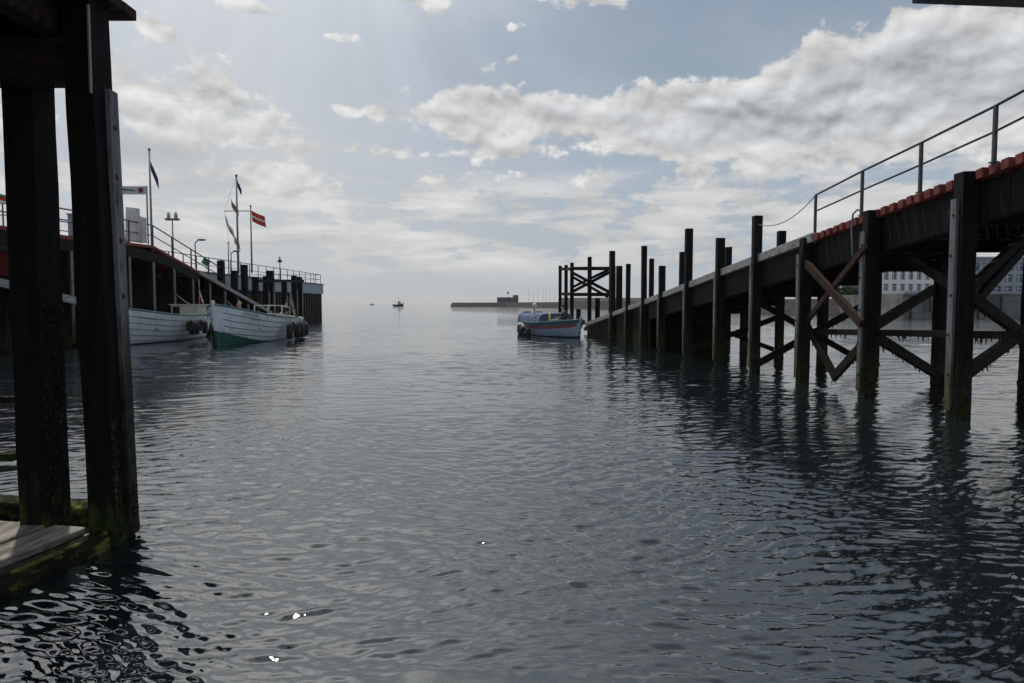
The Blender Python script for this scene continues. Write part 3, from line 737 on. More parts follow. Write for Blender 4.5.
# ------------------------------------------------------------------ left jetty and quay
XL = -18.6
YL = lambda px: 12700/(512-px)
def ZL(Y):
    if Y < 28.9: return 4.6
    if Y < 35.5: return 4.65+.02*(Y-28.9)
    return 4.78-.2125*(Y-35.5)
def left_side():
    q = thing('stone_quay', (-26, 50, 0), 'long quay with pale blue top band and dark sheet piling, left side', 'quay')
    m = MB(); m.box((-31.7, 46, 1.0), (20, 64, 5.6), 'sheet_pile'); 
    m.build('pier_body', q)
    m = MB(); y = 14.2
    while y < 78:
        m.box((-21.64, y+.2, .8), (.12, .42, 4.2), 'sheet_pile'); y += .84
    x = -22.2
    while x > -40: m.box((x, 78.05, .8), (.42, .12, 4.2), 'sheet_pile'); x -= .84
    m.build('sheet_piling', q)
    m = MB(); m.box((-31.6, 46, 3.45), (20.15, 64.2, 1.05), 'quay_blue'); m.build('quay_band', q, .02)
    m = MB(); m.box((-31.6, 46, 4.02), (20.3, 64.4, .10), 'concrete'); m.build('quay_top', q)
    # quay railing
    for k in range(26):
        Y = 30+k*1.9; m = MB(); m.bar((-21.65, Y, 4.0), (-21.65, Y, 5.1), .05, .05, 'rail_metal'); m.build('rail_post', q)
    m = MB(); m.tube([(-21.65, 28, 5.1), (-21.65, 77.6, 5.1), (-25, 77.8, 5.1), (-38, 77.8, 5.1)], .03, 'rail_metal', 6); m.build('handrail', q)
    m = MB()
    for zz in (4.55,): m.tube([(-21.65, 28, zz), (-21.65, 77.6, zz), (-38, 77.8, zz)], .022, 'rail_metal', 6)
    m.build('mid_rail', q)
    for k in range(6):
        x = -22.5-k*2; m = MB(); m.bar((x, 77.8, 4.0), (x, 77.8, 5.1), .05, .05, 'rail_metal'); m.build('rail_post', q)
    # timber jetty in front of it
    root = thing('jetty', (-20, 40, 0), 'left-hand tarred timber jetty with red deck edge and railing, ramp running down', 'jetty')
    px_list = [72, 98, 130, 154, 174.5, 193, 210, 224, 237, 247, 257.5]
    for i, px in enumerate(px_list):
        Y = YL(px); zt = ZL(Y)-.1
        tall = {224: 260.4, 237: 270.5, 247: 264.7, 257.5: 277}.get(px)
        if tall: zt = P(px-2, tall, Y).z
        pile(root, XL-.1, Y, zt, .30 if not tall else .42, 1, bt=min(zt, ZL(Y)-.35))
    for px, ty, w in ((267, 276, .4), (271.5, 270.7, .5), (285, 281, .42), (295, 275.7, .46), (300.6, 277, .42)):
        Y = YL(px); pile(root, XL, Y, P(px, ty, Y).z, w, 1, bt=P(px, ty, Y).z-1.2)
    for Y in (26.5, 29.5, 33, 36.5, 40, 43.5, 47):
        pile(root, XL-2.9, Y, ZL(Y)-.2, .3)
    m = MB(); m.bar(P(257, 281, 49.6), P(303, 281, 60.5), .2, .22, 'tarred_timber'); m.build('waling', root)
    def seg(Y0, Y1, dx, dz, w, h, m_, name, n=6):
        m = MB()
        for i in range(n):
            a = Y0+(Y1-Y0)*i/n; b = Y0+(Y1-Y0)*(i+1)/n-.005
            m.bar((XL+dx, a, ZL(a)+dz), (XL+dx, b, ZL(b)+dz), w, h, m_)
        m.build(name, root)
    # deck
    m = MB(); Y = 18.0
    while Y < 41.5:
        m.box((XL-1.45, Y+.1, ZL(Y+.1)-.04), (3.1, .21, .14), 'red_plank'); Y += .24
    m.build('red_decking', root)
    m = MB()
    while Y < 54.0:
        m.box((XL-1.45, Y+.1, ZL(Y+.1)-.06), (2.9, .21, .06), 'tarred_timber'); Y += .24
    m.build('lower_decking', root)
    seg(40.5, 54, .1, -.04, .14, .22, 'pale_girder', 'edge_beam')
    seg(18, 40.5, .02, -.38, .14, .48, 'tarred_timber', 'girder'); seg(18, 54, -2.9, -.38, .14, .48, 'tarred_timber', 'girder'); seg(18, 50, -1.45, -.38, .14, .40, 'tarred_timber', 'girder')
    # boarded back of the jetty
    for Y0, Y1 in ((24, 33), (37, 49)):
        m = MB(); Y = Y0
        while Y < Y1:
            zt = ZL(Y)-.3; m.box((XL-2.7, Y+.15, (zt-.3)/2), (.08, .28, zt+.3), 'tarred_timber'); Y += .3
        m.build('back_boards', root)
    m = MB(); m.box((XL-2.4, 34.2, 2.2), (.12, 1.8, 3.6), 'wall_red'); m.build('red_panel', root)
    # railing
    def rail(Ys, dx, name):
        tp = []; md = []
        for Y in Ys:
            x = XL+dx; b = Vector((x, Y, ZL(Y)+.02)); t_ = b+Vector((0, 0, 1.08)); tp.append(t_); md.append(b+Vector((0, 0, .55)))
            m = MB(); m.bar(b, t_, .06, .06, 'rail_metal'); m.build('rail_post', root)
        m = MB(); m.tube(tp, .034, 'rail_metal', 6); m.build('handrail', root)
        m = MB(); m.tube(md, .026, 'rail_metal', 6); m.build('mid_rail', root)
    rail([24.5, 26.8, 29.2, 31.4, 33.4, 35.6, 37.6, 39.8, 42.0, 44.2], 0, 'front')
    rail([31.4, 34, 36.4, 38.6, 40.8, 43.2], -2.9, 'back')
    # lower gangway and blue/red shed at the far left
    g = thing('gangway', (-19.5, 25, 0), 'pale-edged gangway sloping down behind the left posts', 'gangway')
    a = P(-60, 268, 24); b = P(80, 302, 28.5)
    m = MB(); m.bar(a, b, .18, .30, 'pale_girder'); m.build('side_beam', g)
    m = MB(); off = Vector((-1.0, .6, 0)); m.bar(a+off, b+off, 1.6, .1, 'tarred_timber'); m.build('deck', g)
    for u in (.1, .5, .9):
        p = a.lerp(b, u); m = MB(); m.bar((p.x-.9, p.y+.6, -1), (p.x-.9, p.y+.6, p.z), .2, .2, 'tarred_timber'); m.build('leg', g)
    s = thing('landing_shed', (-21, 26, 0), 'shed with pale blue upper wall and red lower wall at the left edge', 'shed')
    m = MB(); c1 = P(10, 262, 26.5); c0 = P(-60, 262, 26.5)
    m.box(((c0.x+c1.x)/2, 27.5, (P(5, 250, 26.5).z+P(5, 276, 26.5).z)/2), (c1.x-c0.x, 2, P(5, 250, 26.5).z-P(5, 276, 26.5).z), 'wall_red'); m.build('lower_wall', s)
    m = MB(); m.box(((c0.x+c1.x)/2, 27.5, (P(5, 228, 26.5).z+P(5, 250, 26.5).z)/2+.002), (c1.x-c0.x+.05, 2.05, P(5, 228, 26.5).z-P(5, 250, 26.5).z), 'quay_blue'); m.build('upper_wall', s)
    zt = P(5, 228, 26.5).z
    for px in (-25, -3, 4.5, 9):
        x = P(px, 230, 26.6).x; m = MB(); m.bar((x, 26.55, zt), (x, 26.55, zt+.95), .04, .04, 'rail_metal'); m.build('rail_post', s)
    m = MB()
    for dz in (.5, .93): m.tube([(c0.x, 26.55, zt+dz), (c1.x, 26.55, zt+dz)], .02, 'rail_metal', 6)
    m.build('handrail', s)
    for px, dy in ((-40, 0), (6, 0)):
        x = P(px, 300, 27).x; m = MB(); m.bar((x, 27.6, -1), (x, 27.6, P(5, 276, 26.5).z), .25, .25, 'tarred_timber'); m.build('stilt', s)
    # grey cabinet by the railing
    b = P(76, 238, 29.6); t_ = P(76, 215, 29.6); m = MB(); m.box((b.x, 29.6, (b.z+t_.z)/2), (.42, .4, t_.z-b.z), 'facade_grey'); m.box((b.x, 29.6, t_.z+.02), (.5, .48, .05), 'grey_metal')
    solo(m, 'utility_cabinet', (b.x, 29.6, b.z), 'pale grey cabinet against the jetty railing between the near posts', 'cabinet', bevel=.01)
left_side()
# ------------------------------------------------------------------ flags, lamps, sign
def flag_mesh(parent, o, du, dv, stripes, n=14, amp=.12, name='flag', rip=2.2, ph=0):
    """o = hoist top corner, du = fly vector, dv = hoist vector (down); stripes = list of (fraction, material) across dv"""
    m = MB(); o = Vector(o); du = Vector(du); dv = Vector(dv); nrm = du.cross(dv).normalized(); K_ = 12
    def pt(i, j):
        u = i/n; v = j/K_
        return o+du*u+dv*v+nrm*(amp*math.sin(rip*6.28*u+v*1.8+ph)*min(1, u*3))+dv*.05*math.sin(u*5+ph)*u
    idx = {}
    vs = []
    for i in range(n+1):
        for j in range(K_+1): idx[i, j] = len(vs); vs.append(pt(i, j))
    acc = 0; rows = []
    for fr, mt in stripes:
        rows.append((acc, acc+fr, mt)); acc += fr
    base = len(m.v); m.v += [tuple(v) for v in vs]
    for i in range(n):
        for j in range(K_):
            c = (j+.5)/K_; mt = [r_[2] for r_ in rows if r_[0] <= c < r_[1]+1e-6][0]
            m.f.append([base+idx[i, j], base+idx[i+1, j], base+idx[i+1, j+1], base+idx[i, j+1]]); m.mi.append(m.mid(mt)); m.sm.append(True)
    ob = m.build(name, parent); s_ = ob.modifiers.new('t', 'SOLIDIFY'); s_.thickness = .012
    return ob
def poles():
    qz = 4.07
    def pole(px, ytop, Y, r=.05, base=None, mt='grey_metal'):
        b = P(px, 300, Y); tz = P(px, ytop, Y).z
        m = MB(); m.tube([(b.x, Y, base or qz), (b.x, Y, tz)], [r*1.2, r*.75], mt, 10); m.ball((b.x, Y, tz+.03), r*1.5, mt, 8, 6)
        return m, b.x, tz
    m, x, tz = pole(153.5, 150, 40, .06); r = thing('flagpole', (x, 40, qz), 'tall flagpole with limp dark blue flag, left of the lamps', 'flagpole'); m.build('pole', r)
    flag_mesh(r, (x+.03, 40, P(0, 160, 40).z), (.40, .1, -1.1), (.02, .05, -.62), [(1, 'flag_navy')], name='flag', amp=.03, rip=.5)
    # main mast
    Y = 52
    m, x, tz = pole(239, 176, Y, .075); r = thing('signal_mast', (x, Y, qz), 'tallest mast with a crossyard carrying three flags on the quay', 'flagpole'); m.build('pole', r)
    za = P(0, 211, Y).z; xl = P(224.5, 211, Y).x; xr = P(252, 211, Y).x
    m = MB(); m.tube([(xl, Y, za), (xr, Y, za)], .035, 'grey_metal', 8); m.build('crossyard', r)
    m = MB(); m.tube([(x, Y, P(0, 213, Y).z), (P(231, 200, Y).x, Y, P(0, 199, Y).z)], .03, 'grey_metal', 8); m.build('gaff', r)
    m = MB(); m.tube([(xl, Y, za), (P(226, 0, Y).x, Y, qz+1)], .01, 'rope', 4); m.tube([(x-.05, Y, tz-.1), (xl, Y, za)], .008, 'rope', 4); m.build('halyards', r)
    flag_mesh(r, (x+.05, Y, P(0, 179, Y).z), (.30, 0, -.75), (.0, .05, -.55), [(1, 'flag_navy')], name='pennant', amp=.03)
    flag_mesh(r, (P(231.2, 200, Y).x, Y, P(0, 200, Y).z), (.5, .05, -.75), (.0, .03, -.5), [(.34, 'flag_black'), (.33, 'flag_red'), (.33, 'flag_gold')], name='tricolour_flag', amp=.04)
    flag_mesh(r, (xl, Y, P(0, 214, Y).z), (.95, .1, -2.1), (.1, .1, -.8), [(.5, 'flag_white'), (.3, 'flag_grey'), (.2, 'flag_white')], name='pale_flag', amp=.09)
    Y = 50
    m, x, tz = pole(252.5, 206.5, Y, .055); r = thing('flagpole', (x, Y, qz), 'flagpole with red flag striped white blowing to the right', 'flagpole'); m.build('pole', r)
    flag_mesh(r, (x+.04, Y, P(0, 210.5, Y).z), (.95, .1, -.46), (.05, .05, -.78), [(.42, 'flag_red'), (.18, 'flag_white'), (.40, 'flag_red')], name='flag', amp=.06, rip=.9)
    Y = 54
    m, x, tz = pole(229.5, 243, Y, .045); r = thing('flagpole', (x, Y, qz), 'short bare white pole beside the tallest mast', 'pole'); m.build('pole', r)
    # twin globe lamp
    Y = 42
    m, x, tz = pole(174.5, 220, Y, .045); r = thing('street_lamp', (x, Y, qz), 'twin-headed lantern lamp on a thin post above the railing', 'street lamp'); m.build('pole', r)
    m = MB(); m.bar((x-.28, Y, tz), (x+.28, Y, tz), .04, .04, 'rail_metal'); m.build('arm', r)
    for s_ in (-1, 1):
        c = (x+s_*.22, Y, tz+.08); h = MB(); h.tube([(c[0], Y, tz-.02), (c[0], Y, tz+.08), (c[0], Y, tz+.1)], [.19, .26, .1], 'grey_metal', 14); hh = h.build('lamp_head', r)
        g = MB(); g.tube([(c[0], Y, tz+.1), (c[0], Y, tz+.38), (c[0], Y, tz+.52)], [.11, .09, .03], 'lamp_glass', 10); g.build('lamp_glass', hh)
    # curved arm lamps
    for px, yt, Y, lab in ((196.5, 240, 44, 'curved-arm lamp leaning right, nearer one above the jetty railing'), (232, 251, 50, 'curved-arm lamp leaning right below the pale hanging flag')):
        b = P(px, 300, Y); tz = P(px, yt+2, Y).z
        r = thing('street_lamp', (b.x, Y, qz), lab, 'street lamp', 'curved-arm lamps on the quay')
        m = MB(); m.tube([(b.x, Y, qz), (b.x, Y, tz-.1), (b.x+.06, Y, tz+.02), (b.x+.2, Y, tz+.1)], .035, 'rail_metal', 8); m.build('pole', r)
        m = MB(); m.ball((b.x+.42, Y, tz+.14), (.28, .12, .07), 'rail_metal', 12, 7); m.build('lamp_head', r)
    Y = 64; m, x, tz = pole(280.5, 261, Y, .045); r = thing('street_lamp', (x, Y, qz), 'small single lamp near the far end of the quay', 'street lamp'); m.build('pole', r)
    m = MB(); m.tube([(x, Y, tz-.15), (x, Y, tz), (x, Y, tz+.1), (x, Y, tz+.42)], [.1, .27, .1, .05], 'rail_metal', 12); m.build('lamp_head', r)
    # sign board on two posts with white tarpaulin under it
    Y = 34.5; zb = ZL(Y)+.02; xl = P(121, 200, Y).x; xr = P(147, 200, Y).x
    r = thing('sign_frame', ((xl+xr)/2, Y, zb), 'sign board with maroon disc raised on posts at the jetty', 'sign')
    for xx_ in (xl, xr): m = MB(); m.bar((xx_, Y, zb), (xx_, Y, P(0, 186, Y).z), .05, .05, 'rail_metal'); m.build('post', r)
    zt, z0 = P(0, 186.5, Y).z, P(0, 194.5, Y).z
    m = MB(); m.box(((xl+xr)/2, Y-.05, (zt+z0)/2), (xr-xl+.04, .05, zt-z0), 'sign_face'); bd = m.build('board', r)
    m = MB(); cx = P(141.5, 190, Y).x; cz = (zt+z0)/2; vs = [(cx+.13*math.cos(a*.5236), Y-.082, cz+.13*math.sin(a*.5236)) for a in range(12)]; vs += [(v[0], Y-.07, v[2]) for v in vs]
    m.poly(vs, [tuple(range(11, -1, -1))]+[(i, (i+1) % 12, 12+(i+1) % 12, 12+i) for i in range(12)], 'sign_maroon'); m.build('disc', bd)
    m = MB(); xa = P(123, 190, Y).x; xb = P(136, 190, Y).x
    m.poly([(xa, Y-.08, cz+.1), (xb, Y-.08, cz+.02), (xb, Y-.08, cz-.06), (xa, Y-.08, cz+.0)], [(0, 3, 2, 1)], 'sign_teal'); m.build('lettering', bd)
    # tarpaulins
    for (p0, p1, p2, p3), lab in ((((126, 207), (139.5, 208.5), (141, 243), (125, 241)), 'white tarpaulin panel hung beneath the sign, left of two'), (((140, 216), (146.4, 218), (146.6, 243), (140.6, 243)), 'narrower white tarpaulin panel beside the sign post, right of two')):
        Yt = 34.2; m = MB(); A, B, C_, D_ = [P(a, b, Yt) for a, b in (p0, p1, p2, p3)]; n = 12; vs = []
        for i in range(n+1):
            for j in range(n+1):
                u, v = i/n, j/n; p = A.lerp(B, u).lerp(D_.lerp(C_, u), v); p.y += .05*math.sin(u*9)*(.3+v); vs.append(p)
        m.poly(vs, [(i*(n+1)+j, (i+1)*(n+1)+j, (i+1)*(n+1)+j+1, i*(n+1)+j+1) for i in range(n) for j in range(n)], 'cloth_white', True)
        o = solo(m, 'tarpaulin', ((A.x+B.x)/2, Yt, D_.z), lab, 'tarpaulin'); sm = o.modifiers.new('t', 'SOLIDIFY'); sm.thickness = .01
    # thin banner strut
    # small flag at the far left
    Y = 27; b = P(1.5, 300, Y); r = thing('flagpole', (b.x, Y, P(0, 228, 26.5).z), 'small pole with green, red and white striped flag at the left edge', 'flagpole')
    m = MB(); m.tube([(b.x, Y, P(0, 228, 26.5).z), (b.x, Y, P(0, 190, Y).z)], .022, 'grey_metal', 8); m.build('pole', r)
    flag_mesh(r, (b.x, Y, P(0, 193, Y).z), (.75, .05, -.18), (0, .02, -.36), [(.33, 'flag_green'), (.34, 'flag_red'), (.33, 'flag_white')], name='flag', amp=.03)
    # low teal-grey sign on the quay by the rail
    m = MB(); a = P(206, 262, 44.5); m.box((a.x, 44.5, a.z), (.5, .04, .38), 'sign_teal', Matrix.Rotation(.5, 3, 'Y')); m.bar((a.x, 44.52, a.z-.2), (a.x, 44.52, 4.07), .04, .04, 'rail_metal')
    solo(m, 'notice_board', (a.x, 44.5, 4.07), 'small tilted dark green board on the quay behind the jetty railing', 'sign')
poles()
# ------------------------------------------------------------------ boats
def boat(name, label, loc, rz, L=8.5, B=2.7, bow=1.75, mid=.95, stern=1.05, bottom='green_bottom', side='hull_white', trim='teal_paint', bl=(.62, .06), stripe=None, canopy=None, lap=True, rail_m=None):
    """local frame: stem at the origin, boat runs back along +y"""
    r = local_thing(name, loc, rz, label, 'boat')
    NS, NJ = 30, 8
    hm = bpy.data.materials.new(name+'_paint'); hm.use_nodes = True; q = NT(hm.node_tree); pb = q.n['Principled BSDF']
    oc = q.node('ShaderNodeTexCoord').outputs['Object']; ox, oy, oz = q.sep(oc)
    ln = q.add(q.mul(q.m('POWER', q.m('MAXIMUM', q.sub(1, q.div(oy, (.5*L))), 0), 1.5), bl[0]-bl[1]), bl[1])
    fm = q.ss(q.sub(oz, ln), .0, .012)
    st = q.noise(q.vscale(oc, (2, 2, 1)), 1.2, 4, .6)
    def basecol(nm):
        return tuple(MAT[nm]['c'])
    top_ = q.mix(q.ss(st, .4, .7), basecol(side), tuple(v*.78 for v in basecol(side)))
    q.put(pb.inputs['Base Color'], q.mix(fm, basecol(bottom), top_)); pb.inputs['Roughness'].default_value = .45
    MAT[name+label] = hm; paint = name+label
    def hw(u):   # u: 0 stem .. 1 stern
        if u < .55: return B/2*(1-(1-u/.55)**2.1)**.75
        return B/2*(1-.28*((u-.55)/.45)**2)
    def zs(u): return mid+(bow-mid)*max(0, 1-u/.62)**1.8+(stern-mid)*max(0, (u-.62)/.38)**1.5
    def zk(u): return -.45+.10*u+ (0 if u > .06 else (.06-u)/.06*.25)
    def section(u):
        pts = []; w = max(hw(u), .035); 
        for j in range(NJ+1):
            s_ = j/NJ; fl = .62-.20*min(1, max(0, (.35-u)/.35)); ex = .42+.50*max(0, 1-u/.5)
            xx = w*(s_**ex); zz = zk(u)+(zs(u)-zk(u))*(s_**(1.25-.2*max(0, 1-u/.4)))
            pts.append((xx, zz))
        return pts
    m = MB(); secs = []
    for i in range(NS+1):
        u = (i/NS)**1.25; secs.append((u, section(u)))
    def yy(u, s_): return L*u - (.34*(1-u)**6)*(s_-.4)*1.2
    for sgn in (-1, 1):
        for j in range(NJ):
            for i in range(NS):
                (u0, a), (u1, b) = secs[i], secs[i+1]
                off = .018 if lap else 0
                q = [(sgn*(a[j][0]+off), yy(u0, j/NJ), a[j][1]), (sgn*(b[j][0]+off), yy(u1, j/NJ), b[j][1]), (sgn*b[j+1][0], yy(u1, (j+1)/NJ), b[j+1][1]), (sgn*a[j+1][0], yy(u0, (j+1)/NJ), a[j+1][1])]
                uc = (u0+u1)/2; mt = paint
                if stripe and j == NJ-2 and .02 < uc < .97: mt = stripe
                if stripe and j == NJ-1: mt = trim
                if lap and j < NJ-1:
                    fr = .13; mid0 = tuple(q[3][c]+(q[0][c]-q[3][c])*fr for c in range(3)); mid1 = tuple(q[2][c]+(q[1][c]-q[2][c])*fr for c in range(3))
                    m.poly([mid0, mid1, q[2], q[3]], [(0, 1, 2, 3) if sgn < 0 else (3, 2, 1, 0)], 'hull_lap_shadow' if u0 > .015 and u1 < .97 else paint)  # top of the strake painted dark as shade below the lap above
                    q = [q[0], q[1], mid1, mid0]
                m.poly(q, [(0, 1, 2, 3) if sgn < 0 else (3, 2, 1, 0)], mt)
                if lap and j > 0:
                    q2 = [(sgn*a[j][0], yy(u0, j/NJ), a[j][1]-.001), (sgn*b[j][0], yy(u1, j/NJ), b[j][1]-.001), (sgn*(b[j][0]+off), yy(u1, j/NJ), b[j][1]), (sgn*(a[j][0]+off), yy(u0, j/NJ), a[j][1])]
                    m.poly(q2, [(0, 1, 2, 3) if sgn < 0 else (3, 2, 1, 0)], 'hull_lap_shadow')
    # transom
    u, a = secs[-1]; vs = [(-p[0], L, p[1]) for p in a][::-1]+[(p[0], L, p[1]) for p in a[1:]]
    m.poly(vs, [tuple(range(len(vs)))], paint); hull = m.build('hull', r)
    # inner skin follows the hull just inside it
    m = MB()
    def wat(a, z):
        for (x0, z0), (x1, z1) in zip(a[:-1], a[1:]):
            if z0 <= z <= z1: return x0+(x1-x0)*(z-z0)/max(z1-z0, 1e-6)
        return a[-1][0]
    FL = .3; ins = []
    for u, a in secs[2:-1]:
        zt = a[-1][1]-.02; zm = (zt+FL)/2
        ins.append([(max(wat(a, z)-.07, .004), min(L*u+.05, L-.05), z) for z in (FL, zm, zt)])
    for sgn in (-1, 1):
        for a, b in zip(ins[:-1], ins[1:]):
            for k in range(2): m.poly([(sgn*a[k][0], *a[k][1:]), (sgn*b[k][0], *b[k][1:]), (sgn*b[k+1][0], *b[k+1][1:]), (sgn*a[k+1][0], *a[k+1][1:])], [(0, 1, 2, 3)], 'cream_paint')
    for a, b in zip(ins[:-1], ins[1:]):
        m.poly([(-a[0][0], *a[0][1:]), (a[0][0], *a[0][1:]), (b[0][0], *b[0][1:]), (-b[0][0], *b[0][1:])], [(0, 1, 2, 3)], 'deck_wood')
    m.build('inner_deck', r)
    # gunwales
    for sgn in (-1, 1):
        pts = [(sgn*max(a[-1][0]-.01, .0), yy(u, 1), a[-1][1]+.02) for u, a in secs]
        m = MB(); m.tube(pts, .045, trim, 6); m.build('gunwale', r)
    m = MB(); m.bar((-hw(1), L, zs(1)), (hw(1), L, zs(1)), .07, .08, trim); m.build('transom_rail', r)
    # stem post
    pts = [(0, yy(0, s_/8)-.05, zk(0)+(zs(0)-zk(0))*s_/8) for s_ in range(9)]+[(0, yy(0, 1)-.07, zs(0)+.17)]
    m = MB(); 
    for a, b in zip(pts[:-1], pts[1:]): m.bar(a, (b[0], b[1], b[2]+.003), .11, .12, paint, up=(0, 1, 0))
    m.build('stem_post', r)
    for uu in (.3, .48, .66, .84):
        m = MB(); m.box((0, L*uu, .66), (2*hw(uu)*.80, .24, .05), 'deck_wood'); m.build('thwart', r)
    m = MB(); m.box((0, L*.56, .62), (.8, 1.2, .65), 'cream_paint'); m.build('engine_box', r, .03)
    # foredeck
    m = MB(); vs = [(0, yy(0, 1), zs(0)-.02)]
    us = [.03, .06, .1, .14, .18]; lft = [(-hw(u)+.06, L*u, zs(u)-.04) for u in us]; rgt = [(hw(u)-.06, L*u, zs(u)-.04) for u in us]
    m.poly(vs+lft+rgt[::-1], [tuple(range(11))], 'deck_wood'); m.build('foredeck', r)
    return r, hw, zs
def xf(o, p):
    c, s_ = math.cos(o.rotation_euler.z), math.sin(o.rotation_euler.z)
    return Vector((o.location.x+p[0]*c-p[1]*s_, o.location.y+p[0]*s_+p[1]*c, o.location.z+p[2]))
cnt = {}
ORD = ['nearest the bow', 'second from the bow', 'third from the bow', 'fourth from the bow', 'fifth from the bow', 'sixth from the bow']
def hang_fender(o, hw, zs, u, side, L, label, r=.17, h=.5, kind='roll'):
    top = (side*(hw(u)+.03), L*u, zs(u)+.03); bot = (side*(hw(u)+r+.02), L*u, zs(u)-.30)
    m = MB(); a, b = xf(o, top), xf(o, bot)
    m.tube([a, b], .012, 'rope', 5)
    c = b
    if kind == 'roll':
        m.tube([c+Vector((0, 0, .02)), c-Vector((0, 0, .04)), c-Vector((0, 0, h-.06)), c-Vector((0, 0, h))], [.03, r*.8, r*.8, .03], 'rubber', 12)
    else:
        q = xf(o, (0, 0, 0)); ax = (a-xf(o, (0, L*u, zs(u)+.03))).normalized(); fw = Vector((-ax.y, ax.x, 0)); pts = []
        for k in range(16): th = k/16*6.283; pts.append(c-Vector((0, 0, .18))+fw*math.cos(th)*.22+Vector((0, 0, 1))*math.sin(th)*.22)
        m.tube(pts, .085, 'rubber', 8, close=True)
    cnt[label] = cnt.get(label, -1)+1
    f = solo(m, 'boat_fender', c-Vector((0, 0, h)), label.replace('black fender', ('round black tyre' if kind != 'roll' else 'black roll fender'))+', '+ORD[cnt[label]], 'fender', 'black fenders hung over the boat sides')
def marks(o, hw, zs, u0, L, side, z, n, h=.10):
    """short painted name strokes that follow the hull, too small to read"""
    m = MB(); rr = random.Random(n)
    for k in range(n):
        u = u0+k*.016; zz = z+zs(u)-zs(u0); w = hw(u)*.985
        dx = (hw(u+.01)-hw(u))
        a = Vector((side*(hw(u)+.02), L*u, zz)); b = a+Vector((side*dx*.8, L*.009, 0))
        hh = h*rr.uniform(.7, 1)
        a = a+Vector((side*.012, 0, 0)); b = b+Vector((side*.012, 0, 0))
        for s_ in ((a, a+Vector((0, 0, hh))), (a+Vector((0, 0, hh*.95)), b+Vector((0, 0, hh*.95)))) + (((b, b+Vector((0, 0, hh))),) if k % 2 else ((a+Vector((0, 0, hh*.45)), b+Vector((0, 0, hh*.45))),)): m.bar(s_[0], s_[1], .012, .012, 'window_dark')
    m.build('name_lettering', o)
